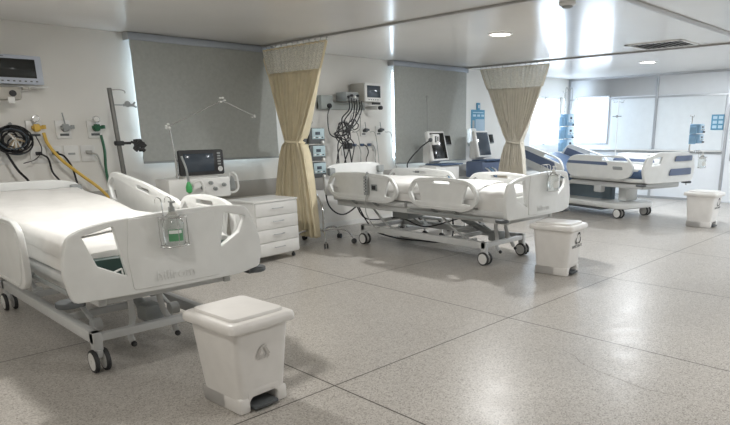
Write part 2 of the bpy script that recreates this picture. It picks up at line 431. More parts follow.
# ------------------------------------------------------------------ curtains
def curtain(x, label, cm, y_top, y_w, y_bot, z_bot, z_w, z_net, folds, flare=None):
    t = thing('privacy_curtain', label, 'curtain', (x, 0, 0), 0, 'beige privacy curtains tied at the waist')
    NU, NV = 150, 46
    ztop = CEIL-.065
    def lerp(a, b, k): return a+(b-a)*k
    def ss(k): k = max(0, min(1, k)); return k*k*(3-2*k)
    def pt(u, z):
        if z >= z_w:
            k = (z-z_w)/(ztop-z_w); kk = ss(k)*.35+k*.65 if k < 1 else 1
            kk = k**.85
            a, c = lerp(y_w[0], y_top[0], kk), lerp(y_w[1], y_top[1], kk)
            amp = lerp(.075, .022, k**.7)
        else:
            k = (z_w-z)/(z_w-z_bot); kk = k**.55
            a, c = lerp(y_w[0], y_bot[0], kk), lerp(y_w[1], y_bot[1], kk); amp = lerp(.075, .06, k)
        ph = u*folds*2*PI
        dx = amp*(math.sin(ph+.5*math.sin(3.1*u*PI))+.35*math.sin(2.3*ph+1+z*.6))
        return (dx, a+(c-a)*u+.25*amp*math.cos(ph)*.5, z)
    def sheet(z0, z1, nv, zf=None):
        bm = NB(); G = []
        for j in range(nv+1):
            row = []
            for i in range(NU+1):
                u = i/NU; za, zb = (zf(u) if zf else (z0, z1)); row.append(bm.verts.new(pt(u, za+(zb-za)*j/nv)))
            G.append(row)
        for j in range(nv):
            for i in range(NU): bm.faces.new((G[j][i], G[j][i+1], G[j+1][i+1], G[j+1][i]))
        return bm
    o = obj('drape', sheet(0, 0, NV, lambda u: (z_bot, z_net)), cm, t, 180)
    md = o.modifiers.new('thickness', 'SOLIDIFY'); md.thickness = .003
    obj('netting', sheet(z_net+.001, ztop, 8), M_NET, t, 180)
    # header tape and the hems at both edges
    bm = NB(); tube(bm, [pt(i/60, ztop) for i in range(61)], .012, 6, 0); obj('header_tape', bm, cm, t)
    for e in (0, 1):
        bm = NB(); tube(bm, [pt(e, z_net+(ztop-z_net)*k/6) for k in range(7)], .016, 6, 0, flat=.5); obj('side_hem', bm, cm, t)
    bm = NB(); P = [];
    yc = (y_w[0]+y_w[1])/2; h = abs(y_w[1]-y_w[0])/2+.015
    for k in range(24): a = 2*PI*k/24; P.append((.105*math.cos(a), yc+h*math.sin(a), z_w+.015*math.sin(a)))
    tube(bm, P, .02, 8, 0, closed=True); obj('tieback', bm, cm, t)
    for k in range(13):
        p = Vector(pt(k/12, ztop)); bm = NB()
        tube(bm, [(p.x, p.y, ztop), (p.x*.5, p.y, ztop+.02), (0, p.y, ztop+.04)], .004, 5, 3); ball(bm, (0, p.y, ztop+.04), .011, seg=8)
        obj('hook', bm, M_GREYP, t)
    return t
curtain(4.86, 'warm beige cloth curtain tied at the waist between the nearest and middle beds', M_CURT, (7.50, 6.08), (6.98, 6.70), (7.42, 6.44), .11, 1.36, 2.24, 15)
curtain(9.21, 'pale beige cloth curtain tied at the waist beyond the middle bed', M_CURT2, (7.12, 5.68), (6.46, 6.18), (6.75, 6.02), .11, 1.27, 2.2, 17)

# ------------------------------------------------------------------ hospital beds
def caster(parent, x, y, r=.076):
    bm = NB(); cyl(bm, (x, y, r*1.5), (x, y, r*2+.045), .018); box(bm, x-.02, x+.02, y-.05, y+.045, r*1.3, r*2.02, .012)
    c = obj('caster', bm, M_STEELW, parent)
    for s in (-1, 1):
        bm = NB(); X = x+s*.034
        lathe(bm, [(r*.78, -.013), (r*.95, -.013), (r, -.008), (r, .008), (r*.95, .013), (r*.78, .013)], 28, T(X, y-.01, r) @ RY(PI/2))
        w_ = obj('tyre', bm, M_DARK, c)
        bm = NB(); lathe(bm, [(r*.2, -.016), (r*.79, -.0145), (r*.79, .0145), (r*.2, .016)], 24, T(X, y-.01, r) @ RY(PI/2))
        cyl(bm, (X-.02, y-.01, r), (X+.02, y-.01, r), r*.16)
        obj('wheel_disc', bm, M_WHITE, c)
    return c
# panels are drawn in XY = (across or along, up) and stood upright
STAND_X = Matrix(((1, 0, 0, 0), (0, 0, 1, 0), (0, 1, 0, 0), (0, 0, 0, 1)))      # XY plane -> XZ, thickness along Y
STAND_Y = Matrix(((0, 0, 1, 0), (1, 0, 0, 0), (0, 1, 0, 0), (0, 0, 0, 1)))      # XY plane -> YZ, thickness along X

def bed(name_label, loc, rz, back=0.0, hw=.65, near=False, base_mat=None):
    fy = .43 if near else .48
    t = thing('hospital_bed', name_label, 'hospital bed', loc, rz, 'white hospital beds')
    k = hw/.65
    # footboard, bowed outwards in plan
    bow = lambda x, y, z: (x, y, z - .05*(1-(x/(.65*k))**2) + .03)
    out = [(-.615, .575, .03), (-.65, .77, .08), (-.60, .945, .03), (-.52, .985, .05), (-.35, 1.02, .1), (0, 1.045, .2), (.35, 1.045, .1), (.535, 1.02, .04), (.625, .84, .05), (.64, .72, .05), (.615, .60, .03), (.45, .575, .03)]
    out = [(q[0]*k, q[1], q[2]) for q in out]
    hl = [(-.525, .945), (-.355, .985), (-.31, .69), (-.465, .77)]; hl = [(x*k, z) for x, z in hl]
    hr = [(-x, z+(.09 if z < .9 else .01)) for x, z in hl]
    bm = NB(); plate(bm, out, [hl, hr], .045, .008, STAND_X, r=.07, hr=.010, cuts=18, fn=bow)
    fb = obj('footboard', bm, M_BED, t)
    bm = NB(); cp = [(-.285, .60), (-.30, .8), (-.275, 1.02), (.275, 1.02), (.30, .8), (.285, .60)]
    bow2 = lambda x, y, z: (x, y, z - .05*(1-(x/(.65*k))**2) + .03 - .022)
    plate(bm, [(x*k, z) for x, z in cp], [], .014, .005, STAND_X, r=.02, cuts=8, fn=bow2); obj('centre_panel', bm, M_BED, fb)
    for s in (-1, 1):
        bm = NB(); tube(bm, [(s*.33*k, .008-.014, .735), (s*.45*k, .008-.004, .70), (s*.60*k, .01, .685)], .006, 6); tube(bm, [(s*.33*k, -.004, .735), (s*.315*k, -.006, .60)], .005, 6, 0)
        obj('moulded_ridge', bm, M_BED, fb)
    bm = NB(); textm(bm, 'hillrom', .085, .001, T(-.02, -.052, .66) @ RX(PI/2)); obj('embossed_lettering', bm, M_BED, fb, 0)
    # bumpers at the lower corners of the footboard
    for s in (-1, 1):
        bm = NB(); cyl(bm, (s*.615*k, .07, .55), (s*.615*k, .07, .585), .072, seg=24, bev=.01); box(bm, s*.57*k-.03, s*.57*k+.03, .03, .14, .545, .58, .01)
        obj('bumper', bm, M_GREYR, t)
    # headboard
    bm = NB(); plate(bm, [(-.54, .62), (-.56, .9), (-.50, 1.02), (-.3, 1.055), (.3, 1.055), (.50, 1.02), (.56, .9), (.54, .62)], [], .045, .012, T(0, 3.12, 0) @ STAND_X, r=.07)
    obj('headboard', bm, M_BED, t)
    for s in (-1, 1):
        bm = NB(); box(bm, s*.46-.05, s*.46+.05, 3.03, 3.10, .9, 1.0, .015); obj('push_handle', bm, M_GREYP, t)
    # mattress platform, in a foot half and a raised head half
    hy, hz = 1.62, .62
    RB = T(0, hy, hz) @ RX(back) @ T(0, -hy, -hz)
    bm = NB(); box(bm, -.50*k, .50*k, .12, 1.58, .575, .64, .02); box(bm, -.50*k, .50*k, 1.62, 3.0, .575, .64, .02, mtx=RB)
    obj('mattress_platform', bm, M_STEELW, t)
    bm = NB(); box(bm, -.485*k, .485*k, .068, .5, .60, .79, .015)
    obj('mattress_foot_panel', bm, base_mat or M_WHITE, t)
    # mattress under a white sheet: a soft rounded block with wrinkles
    def cushion(x0, x1, y0, y1, z0, z1, wr, seed, ncx=26, ncy=70):
        rs = random.Random(seed); ph = [rs.uniform(0, 6) for _ in range(8)]
        b2 = NB(); G = []
        prof = []
        R = .045
        import itertools
        # cross-section across x, from lower left over the top to lower right
        sec = [(x0, z0), (x0-.006, z0+.03), (x0, z1-R)]
        for a in range(1, 6): an = PI-(PI/2)*a/5; sec.append((x0+R+R*math.cos(an), z1-R+R*math.sin(an)))
        for i in range(1, ncx): sec.append((x0+R+(x1-x0-2*R)*i/ncx, z1))
        for a in range(0, 6): an = PI/2-(PI/2)*a/5; sec.append((x1-R+R*math.cos(an), z1-R+R*math.sin(an)))
        sec += [(x1+.006, z0+.03), (x1, z0)]
        xc = (x0+x1)/2; zc = (z0+z1)/2
        for j in range(ncy+1):
            y = y0+(y1-y0)*j/ncy
            e = min(j, ncy-j)/4; sc = 1 if e >= 1 else .80+.20*math.sqrt(1-(1-e)**2)
            yy = y
            row = []
            for (x, z) in sec:
                X = xc+(x-xc)*(1 if e >= 1 else 1-.03*(1-e)); Z = zc+(z-zc)*sc if z > zc else z
                n = wr*(math.sin(9*x+4*yy+ph[0])*math.sin(5*yy+ph[1])+.6*math.sin(23*x-9*yy+ph[2])*math.sin(7*x+11*yy+ph[3])+.5*math.sin(31*yy+6*x+ph[4])*math.exp(-((yy-y0)/.5)**2)*2)
                top = 1 if z > zc else .3
                v = Vector((X, yy, Z+n*top))
                if yy > hy:
                    q = min(1, (yy-hy)/.15); v2 = RB @ v; v = v.lerp(v2, q)
                row.append(b2.verts.new(v))
            G.append(row)
        for A, B in zip(G, G[1:]):
            for i in range(len(sec)-1): b2.faces.new((A[i], A[i+1], B[i+1], B[i]))
            b2.faces.new((A[-1], A[0], B[0], B[-1]))
        b2.faces.new(G[0]); b2.faces.new(G[-1][::-1])
        return b2
    obj('mattress', cushion(-.485*k, .485*k, .13, 3.0, .655, .845, .006, 3), M_SHEET, t, 60)
    # loose top sheet with a curved front edge
    bm = NB(); rs = random.Random(5); G = []
    for j in range(61):
        row = []
        for i in range(41):
            u = i/40*2-1
            y0 = .62+.22*math.sin(1.3*u+.6)
            y = y0+(2.98-y0)*(j/60)**1.1
            x = u*.50*k; z = .860+.006*math.sin(8*x+5*y)+.004*math.sin(21*x-6*y)
            ed = max(0, abs(u)-.90)/.10
            z -= .10*ed**1.5; x = math.copysign(min(abs(x), .497*k+.008*ed), x)
            if j < 2: z -= .004
            v = Vector((x, y, z))
            if y > hy: v = v.lerp(RB @ v, min(1, (y-hy)/.15))
            row.append(bm.verts.new(v))
        G.append(row)
    for A, B in zip(G, G[1:]):
        for i in range(40): bm.faces.new((A[i], A[i+1], B[i+1], B[i]))
    o = obj('top_sheet', bm, M_SHEET, t, 80); md = o.modifiers.new('thickness', 'SOLIDIFY'); md.thickness = .012; md.offset = 1
    # side rails
    def rail(side, y0, L, m_, solid=False, slotted=True, ztop=.975, off=0, up=0):
        m_ = m_ @ T(side*off, 0, up)
        ol = [(0, .80), (.10, .93), (.20, .96), (L*.5, ztop+.005), (L-.20, .96), (L-.10, .93), (L, .80), (L-.05, .67), (L-.2, .61), (.2, .61), (.05, .67)]
        hs = []
        if solid: ol = [(0, .72, .08), (.03, .90, .1), (.14, .955, .1), (L-.14, .955, .1), (L, .85, .1), (L, .6, .1), (L-.1, .50), (.12, .50, .06), (.02, .56, .06)]
        if not solid: hs += [[(.05, .80), (.145, .905), (.175, .885), (.235, .70), (.12, .69)]]
        if not solid: hs += [[(L-.12, .69), (L-.245, .70), (L-.175, .885), (L-.145, .905), (L-.05, .80)]]
        if slotted: hs += [[(L/2-.13, .905), (L/2+.13, .905), (L/2+.12, .935), (L/2-.12, .935)]]
        bm2 = NB(); plate(bm2, ol, hs, .04, .008, m_ @ T(side*.555*k, y0, 0) @ STAND_Y, r=.06, hr=.018)
        r_ = obj('side_rail', bm2, M_BED, t)
        bm2 = NB()
        if solid: rim = [(.03, .72), (.05, .89), (.15, .93), (L-.15, .93), (L-.04, .84), (L-.04, .6), (L-.12, .53), (.13, .53)]
        else: rim = [(.03, .80), (.115, .915), (L*.5, .955), (L-.115, .915), (L-.03, .80), (L-.07, .69), (L-.2, .64), (.2, .64), (.07, .69)]
        P = [Vector((side*(.555*k+.021), y0+p.x, p.y)) for p in rnd(rim, .05)]
        tube(bm2, P, .006, 5, 0, closed=True, mtx=m_); obj('rail_beading', bm2, M_BED, r_)
        bm2 = NB()
        for yy in (y0+L*.35, y0+L*.65):
            tube(bm2, [(side*.555*k, yy, .66), (side*.53*k, yy, .60), (side*.46*k, yy, .56)], .018, 8, 4, mtx=m_)
        obj('rail_mount', bm2, M_GREYP, r_)
        return r_
    I = Matrix.Identity(4)
    if near: rails = [rail(-1, .80, .80, I, True, False, off=.06), rail(-1, 1.66, 1.36, RB, slotted=False, off=.06), rail(1, .22, .92, I, off=.06, up=.065), rail(1, 1.04, 1.62, RB @ T(0, 1.04, .8) @ RX(.06) @ T(0, -1.04, -.8), off=.08, up=.03)]
    else: rails = [rail(-1, .42, 1.08, I), rail(-1, 1.66, 1.36, RB, slotted=False), rail(1, .42, 1.08, I), rail(1, 1.66, 1.36, RB)]
    # upper frame under the platform
    for s in (-1, 1):
        bm = NB(); box(bm, s*.42*k-.025, s*.42*k+.025, .12, 2.98, .50, .57, .008); obj('frame_beam', bm, M_STEELW, t)
    for y in (.16, .9, 1.7, 2.4, 2.94):
        bm = NB(); box(bm, -.42*k, .42*k, y-.025, y+.025, .505, .555, .006); obj('frame_crossbar', bm, M_STEELW, t)
    for s in (-1, 1):
        bm = NB(); box(bm, s*.52*k-.008, s*.52*k+.008, .4, 1.55, .535, .565, .003); obj('accessory_rail', bm, M_GREYP, t)
    # base: two long beams, cross members, lift arms, casters
    for s in (-1, 1):
        bm = NB(); box(bm, s*.375-.028, s*.375+.028, fy-.04, 2.56, .185, .265, .008)
        for y in (fy, 2.52): box(bm, s*.375-.028, s*.375+.028, y-.035, y+.035, .14, .265, .008)
        obj('base_beam', bm, M_STEELW, t)
        for y in (fy, 2.52): caster(t, s*.375, y)
    for y, q in ((fy, .03), (2.52, .03), (1.05, .02), (1.95, .02)):
        bm = NB(); box(bm, -.375, .375, y-q, y+q, .20, .25, .006); obj('base_crossbar', bm, M_STEELW, t)
    for y, d in ((.72, .55), (2.0, .5)):
        for s in (-1, 1):
            bm = NB(); tube(bm, [(s*.27, y, .22), (s*.27, y+d*.5, .33), (s*.27, y+d, .53)], .03, 8, 4, flat=.5); cyl(bm, (s*.24, y, .225), (s*.30, y, .225), .045, seg=20)
            obj('lift_arm', bm, M_STEELW, t)
        bm = NB(); cyl(bm, (-.28, y+d*.5, .34), (.28, y+d*.5, .34), .022); obj('lift_shaft', bm, M_STEELW, t)
    bm = NB(); cyl(bm, (.06, .62, .25), (.06, 1.15, .42), .035); cyl(bm, (.06, 1.1, .40), (.06, 1.5, .53), .02); box(bm, 0, .13, .55, .72, .2, .32, .02)
    obj('lift_motor', bm, M_GREYP, t)
    bm = NB(); box(bm, -.16, .16, 1.9, 2.2, .36, .49, .03); obj('control_box', bm, M_GREYP, t)
    # curved foot lever with a knob (brake), and its partner
    for s in (-1, 1):
        bm = NB(); tube(bm, [(s*.12, .50, .48), (s*.10, .53, .40), (s*.11, .50, .28), (s*.15, .47, .19), (s*.15, .44, .14)], .022, 8, 4, flat=.45); l_ = obj('brake_lever', bm, M_STEELW, t)
        bm = NB(); ball(bm, (s*.15, .42, .125), .02); obj('lever_knob', bm, M_DARK, l_)
    # cable drooping under the deck
    bm = NB(); tube(bm, [(-.2, 2.9, .52), (-.25, 2.6, .32), (-.1, 2.1, .36), (-.15, 1.6, .30), (.05, 1.2, .42)], .009, 6); obj('under_bed_cable', bm, M_BLACKC, t)
    return t, rails
BED1 = (1.61, 3.6, 0); BED2 = (5.74, 3.58, 0)
bed('white hospital bed nearest the camera, on the left under the wall monitor', BED1, 0, .085, .625, True, M_GREEN)
b2, rails2 = bed('white hospital bed in the middle, between the two beige curtains', BED2, 0, .0, .655)
# control panel on the outer side of the middle bed's head rail
b = NB(); box(b, -.60, -.588, 2.01, 2.11, .76, .84, .004); obj('control_panel', b, M_GREYP, rails2[1])
b = NB(); box(b, -.604, -.60, 2.025, 2.095, .775, .825, .001); obj('control_buttons', b, M_DARK, rails2[1])

# hand control hanging on the middle bed's rail
t = thing('hand_control', 'grey hand control with a coiled cable hooked on the middle bed rail', 'remote control', (5.12, 5.76, .7))
b = NB(); box(b, -.015, .012, -.035, .035, 0, .24, .01); tube(b, [(0, 0, .235), (.02, 0, .285), (.045, 0, .27)], .008, 6); obj('handset', b, M_GREYP, t)
for r_ in range(5):
    for c in range(2):
        b = NB(); ball(b, (-.017, -.014+.028*c, .05+.037*r_), .009, (.4, 1, 1), seg=8); obj('key_button', b, M_WHITE if c else M_DARK, t)
b = NB(); tube(b, [(0, 0, .0), (0, .02, -.12), (.0, .0, -.25), (.05, -.08, -.40), (.12, -.1, -.42)], .007, 6); obj('handset_cable', b, M_GREYC, t)

# ------------------------------------------------------------------ sanitiser bottles in wire racks on the footboards
def sanitizer(loc, rz, label, lab=True):
    t = thing('wire_rack', label.replace('BOT', 'chrome wire bottle rack'), 'bottle rack', loc, rz, 'wire bottle racks on the footboards')
    bm = NB()
    for z in (-.02, -.19):
        P = [(.085*math.cos(a)*1.0, -.075+.06*math.sin(a), z) for a in [2*PI*i/20 for i in range(20)]]
        tube(bm, P, .0035, 5, 0, closed=True)
    for a in (0, PI/2, PI, 3*PI/2): tube(bm, [(.085*math.cos(a), -.075+.06*math.sin(a), -.02), (.085*math.cos(a), -.075+.06*math.sin(a), -.19)], .003, 5, 0)
    obj('basket', bm, M_CHROME, t)
    bm = NB()
    for s in (-1, 1): tube(bm, [(s*.03, -.02, -.02), (s*.03, -.016, .06), (s*.03, .005, .085), (s*.03, .06, .08), (s*.03, .075, .05)], .0035, 5, 4)
    obj('hanger', bm, M_CHROME, t)
    u = thing('sanitizer_bottle', label.replace('BOT', 'clear sanitiser bottle'), 'bottle', (0, 0, 0), 0, 'clear bottles in wire racks')
    u.matrix_world = T(*loc) @ RZ(rz) @ T(0, -.075, -.187)
    u.location = u.matrix_world.translation; u.rotation_euler = (0, 0, rz)
    bm = NB(); lathe(bm, [(.055, 0), (.06, .006), (.06, .125), (.05, .155), (.024, .19), (.016, .20)], 24); obj('bottle_body', bm, M_CLEAR, u)
    bm = NB(); lathe(bm, [(.018, .20), (.018, .225), (.01, .228), (.008, .25)], 16); box(bm, -.012, .012, -.035, .012, .25, .262, .004); obj('pump_cap', bm, M_GREYP if lab else M_WHITE, u)
    bm = NB()
    n = 10
    for i in range(n):
        a0, a1 = -PI*.80+PI*.45*i/n, -PI*.80+PI*.45*(i+1)/n
        bm.faces.new([bm.verts.new((0.0615*math.cos(a), 0.0615*math.sin(a), z)) for a, z in ((a0, .03), (a1, .03), (a1, .10), (a0, .10))])
    l = obj('bottle_label', bm, M_LABELG if lab else M_LABELW, u)
    bm = NB()
    for i in range(4):
        a0, a1 = -PI*.78+PI*.38*i/4, -PI*.78+PI*.38*(i+1)/4
        bm.faces.new([bm.verts.new((.0622*math.cos(a), .0622*math.sin(a), z)) for a, z in ((a0, .075), (a1, .075), (a1, .095), (a0, .095))])
    obj('label_stripe', bm, M_LABELW, l)
sanitizer((1.575, 3.565, 1.035), .0, 'BOT with a green label hung on the nearest bed footboard' )
sanitizer((5.80, 3.545, 1.035), .0, "BOT hung on the middle bed footboard, above the second pedal bin", False)

# ------------------------------------------------------------------ pedal bins
def pedal_bin(loc, rz, label, mark):
    t = thing('pedal_bin', label, 'pedal bin', loc, rz, 'white pedal bins')
    def ring(w, d, z, r=.05, n=5):
        P = rnd([(-w/2, -d/2), (w/2, -d/2), (w/2, d/2), (-w/2, d/2)], r, n); return [(p.x, p.y, z) for p in P]
    def loft(rings, cap0=True, cap1=True):
        bm = NB(); R = [[bm.verts.new(p) for p in r] for r in rings]
        for A, B in zip(R, R[1:]):
            n = len(A)
            for i in range(n): bm.faces.new((A[i], A[(i+1) % n], B[(i+1) % n], B[i]))
        if cap0: bm.faces.new(R[0][::-1])
        if cap1: bm.faces.new(R[-1])
        return bm
    # body with a pedal notch in the front face (-y): drawn as front/side lofts around the notch
    base = .085
    body = loft([ring(.308, .365, base), ring(.362, .425, .45), ring(.368, .432, .49)])
    obj('bin_body', body, M_BIN, t)
    bm = NB()      # plinth in a U around the pedal
    for x0, x1 in ((-.157, -.088), (.088, .157)): box(bm, x0, x1, -.186, .186, 0, base+.006, .014)
    box(bm, -.157, .157, -.05, .186, 0, base+.006, .014)
    plate(bm, [(-.10, .045), (-.085, .075), (-.05, .10), (.05, .10), (.085, .075), (.10, .045), (.10, .13), (-.10, .13)], [], .02, .003, T(0, -.176, 0) @ STAND_X, r=.008)
    obj('plinth', bm, M_BIN, t)
    bm = NB(); box(bm, -.078, .078, -.21, -.05, .012, .035, .008, mtx=RX(-.0)); box(bm, -.075, .075, -.06, -.05, .012, .09, .003)
    obj('pedal', bm, M_GREYR, t)
    bm = loft([ring(.385, .455, .478, .042), ring(.412, .492, .480, .042), ring(.42, .50, .486, .042), ring(.42, .50, .512, .042), ring(.41, .49, .526, .042), ring(.385, .465, .534, .042), ring(.36, .43, .535, .042)])
    lid = obj('bin_lid', bm, M_BIN, t)
    bm = loft([ring(.335, .405, .530, .045), ring(.335, .405, .545, .045), ring(.325, .395, .552, .04), ring(.31, .38, .553, .035)]); obj('raised_lid_panel', bm, M_BIN, lid)
    tilt = math.atan2(.0275, .345)
    F = T(0, -.202, .33) @ RX(PI/2+tilt)      # plane on the front face
    if mark == 'infectious':
        bm = NB()
        for a in range(3):
            A = PI/2+a*2*PI/3
            c = Vector((.022*math.cos(A), .022*math.sin(A)))
            P = [(c.x+.024*math.cos(A+q), c.y+.024*math.sin(A+q), 0) for q in [(-1.9+3.8*i/14) for i in range(15)]]
            for p, q in zip(P, P[1:]):
                i = P.index(p); wd = .007*math.sin(PI*(i+.5)/14)+.001
                d = (Vector(q)-Vector(p)).normalized(); n = Vector((-d.y, d.x, 0))*wd
                bm.faces.new([bm.verts.new(Vector(v)) for v in (Vector(p)+n, Vector(p)-n, Vector(q)-n, Vector(q)+n)])
        bmesh.ops.transform(bm, matrix=F @ T(.04, .05, .006) @ Matrix.Scale(1.35, 4), verts=bm.verts); obj('hazard_symbol', bm, M_TEXT, t, 0)
        bm = NB(); textm(bm, 'INFECTANTE', .042, .0005, F @ T(.03, -.03, .006)); obj('bin_lettering', bm, M_TEXT, t, 0)
    else:
        bm = NB()
        for a in range(3):
            A = PI/2+a*2*PI/3
            p0 = Vector((.05*math.cos(A), .05*math.sin(A), 0)); p1 = Vector((.05*math.cos(A+2.1), .05*math.sin(A+2.1), 0))
            p0, p1 = p0.lerp(p1, .12), p0.lerp(p1, .72); d = (p1-p0).normalized(); n = Vector((-d.y, d.x, 0))
            bm.faces.new([bm.verts.new(v) for v in (p0+n*.008, p0-n*.008, p1-n*.008, p1+n*.008)])
            bm.faces.new([bm.verts.new(v) for v in (p1+n*.018, p1-n*.018, p1+d*.022)])
        bmesh.ops.transform(bm, matrix=F @ T(.0, .0, .007), verts=bm.verts); obj('recycling_symbol', bm, M_FAINT, t, 0)
    bm = NB(); box(bm, .06, .155, -.2205, -.2175, .481, .487) if mark != 'infectious' else box(bm, .1, .12, -.2205, -.2175, .481, .484)
    obj('brand_strip', bm, M_RED if mark != 'infectious' else M_TEXT, t)
    return t
pedal_bin((1.645, 2.955, 0), .06, 'large white pedal bin in the foreground, beside the nearest bed', 'recycling')
pedal_bin((5.60, 3.26, 0), .10, 'white pedal bin marked with black hazard symbol, at the foot of the middle bed', 'infectious')
pedal_bin((9.82, 3.19, 0), -.02, 'small white pedal bin farthest away, in front of the third bed', 'infectious')

# ------------------------------------------------------------------ drawer cabinet
t = thing('drawer_cabinet', 'white four drawer cabinet on castors left of the first curtain', 'cabinet', (3.96, 6.30, 0), .12)
b = NB(); box(b, -.32, .32, -.22, .24, .07, .70, .006); box(b, -.33, .33, -.235, .25, .70, .722, .006); obj('cabinet_body', b, M_WHITE, t)
for k in range(4):
    z = .085+.153*k
    b = NB(); box(b, -.312, .312, -.24, -.222, z, z+.147, .004); d = obj('drawer', b, M_WHITE, t)
    b = NB(); tube(b, [(-.07, -.24, z+.085), (-.07, -.262, z+.085), (.07, -.262, z+.085), (.07, -.24, z+.085)], .005, 6, 3); obj('drawer_handle', b, M_ALU, d)
for x in (-.27, .27):
    for y in (-.17, .19):
        b = NB(); cyl(b, (x, y, .02), (x, y, .075), .012); cyl(b, (x-.012, y, .022), (x+.012, y, .022), .022, seg=16); obj('castor', b, M_GREYR, t)

# ------------------------------------------------------------------ ventilators
def gooseneck(parent, P, m_, r): 
    bm = NB(); tube(bm, P, r, 6, 6); return obj('gooseneck', bm, m_, parent)
def base_cart(t, w=.5, d=.5, top=.75, col=None):
    bm = NB(); cyl(bm, (0, .02, .12), (0, .02, top), .045); obj('cart_column', bm, M_WHITE, t)
    bm = NB()
    for s in (-1, 1):
        tube(bm, [(0, 0, .13), (s*w*.3, -d*.3, .12), (s*w*.5, -d*.5, .085)], .025, 8, 4); tube(bm, [(0, 0, .13), (s*w*.3, d*.25, .12), (s*w*.5, d*.42, .085)], .025, 8, 4)
    obj('cart_legs', bm, col or M_STEELW, t)
    for s in (-1, 1):
        for y in (-d*.5, d*.42):
            bm = NB(); cyl(bm, (s*w*.5-.02, y, .045), (s*w*.5+.02, y, .045), .045, seg=20, bev=.008); obj('castor', bm, M_DARK, t)
# 1: behind the nearest bed
t = thing('ventilator', 'white ventilator with a wide black framed touchscreen behind the nearest bed', 'ventilator', (3.36, 6.72, 0), -.02)
base_cart(t, .55, .5, .78)
b = NB(); box(b, -.40, .33, -.18, .18, .76, .99, .02); box(b, -.2, .22, -.13, .10, .98, 1.03, .015); obj('ventilator_body', b, M_WHITE, t)
b = NB(); box(b, -.25, .28, -.17, -.11, 1.02, 1.30, .02, mtx=T(0, 0, 0)); sc = obj('display_housing', b, M_DARK, t)
b = NB(); box(b, -.20, .15, -.176, -.171, 1.06, 1.26, .002); obj('screen', b, M_SCREENB, sc)
b = NB(); cyl(b, (.215, -.19, 1.085), (.215, -.17, 1.085), .03, seg=20); obj('dial', b, M_CHROME, sc)
for k in range(5):
    b = NB(); box(b, .195, .235, -.177, -.171, 1.13+.03*k, 1.148+.03*k, .002); obj('side_key', b, M_GREYP, sc)
for x, z in ((-.16, .90), (-.02, .88), (.08, .93), (.13, .86), (.24, .90)):
    b = NB(); cyl(b, (x, -.21, z), (x, -.18, z), .022, seg=14); cyl(b, (x, -.235, z), (x, -.21, z), .011, seg=10); obj('port', b, M_GREYP, t)
b = NB(); tube(b, [(-.16, -.23, .90), (-.18, -.3, .95), (-.10, -.31, .97), (-.06, -.3, .86), (-.1, -.28, .8)], .016, 8); obj('breathing_hose', b, M_WHITE, t)
b = NB(); tube(b, [(.30, -.12, .80), (.40, -.14, .80), (.45, -.14, .86), (.43, -.13, 1.0), (.38, -.1, 1.02), (.36, -.08, .90)], .013, 8); obj('side_tubing', b, M_WHITE, t)
b = NB(); plate(b, [(-.06, 0), (-.045, .13), (-.02, .17), (.02, .17), (.045, .13), (.06, 0)], [], .03, .006, T(.385, -.08, .82) @ STAND_X, r=.02); obj('filter_pouch', b, M_GREYP, t)
b = NB(); cyl(b, (-.27, -.13, .98), (-.27, -.13, 1.2), .014); cyl(b, (-.27, -.13, 1.2), (-.30, -.12, 1.56), .008); cyl(b, (-.30, -.12, 1.56), (.35, -.12, 1.84), .006); cyl(b, (.35, -.12, 1.84), (.74, -.12, 1.68), .0045); ar = obj('support_arm', b, M_CHROME, t)
for p in ((-.30, -.12, 1.57), (.35, -.12, 1.84), (.74, -.12, 1.68)):
    b = NB()
    for q in range(5): ball(b, (p[0]+random.uniform(-.035, .035), p[1]+random.uniform(-.02, .02), p[2]+random.uniform(-.035, .035)), .017 if p[0] < .7 else .011, (1, .7, .7), seg=8)
    obj('arm_joint', b, M_WHITE, ar)
t2 = thing('green_resuscitator_bulb', 'bright green rubber bulb hanging below the ventilator support arm', 'rubber bulb', (3.12, 6.42, .84))
b = NB(); lathe(b, [(.008, 0), (.032, .02), (.034, .07), (.02, .11), (.01, .13)], 16); obj('bulb', b, M_GREENB, t2)
b = NB(); tube(b, [(0, 0, .12), (-.005, .01, .26), (-.02, .06, .40)], .012, 6); obj('bulb_hose', b, M_GREYP, t2)

def ventilator2(loc, label, blue):
    t = thing('ventilator', label, 'ventilator', loc, 0, 'ventilators with tall tilted touchscreens')
    base_cart(t, .5, .5, .8, M_PUMPL if blue else M_STEELW)
    bm = NB(); box(bm, -.3, .3, -.2, .2, .62, .92, .03); obj('ventilator_body', bm, M_BLUEIN if blue else M_WHITE, t)
    bm = NB(); box(bm, -.22, .35, -.24, .12, .925, .945, .008); obj('tray', bm, M_BLUE, t)
    Mx = T(.0, 0, .98) @ RX(-.25)
    bm = NB(); box(bm, -.21, .21, -.05, .03, 0, .50, .02, mtx=Mx); h = obj('display_housing', bm, M_WHITE, t)
    bm = NB(); box(bm, -.165, .175, -.056, -.049, .035, .465, .002, mtx=Mx); obj('screen', bm, M_SCREENB if blue else M_SCREEN, h)
    bm = NB(); box(bm, .23, .39, -.02, .02, .26, .44, .01, mtx=Mx); h2 = obj('side_display', bm, M_GREYP, t)
    bm = NB(); box(bm, .245, .375, -.026, -.019, .275, .425, .001, mtx=Mx); obj('small_screen', bm, M_SCREEN, h2)
    bm = NB(); box(bm, -.2, .1, .05, .2, .0, .34, .03, mtx=T(.0, 0, .95)); obj('rear_housing', bm, M_WHITE, t)
    for k in range(3):
        bm = NB(); tube(bm, [(-.2+.1*k, -.2, .8), (-.22+.1*k, -.3, .76), (-.12+.1*k, -.32, .62), (-.1+.1*k, -.25, .5)], .014, 6); obj('breathing_hose', bm, M_WHITE if k != 1 else M_PUMPL, t)
    return t
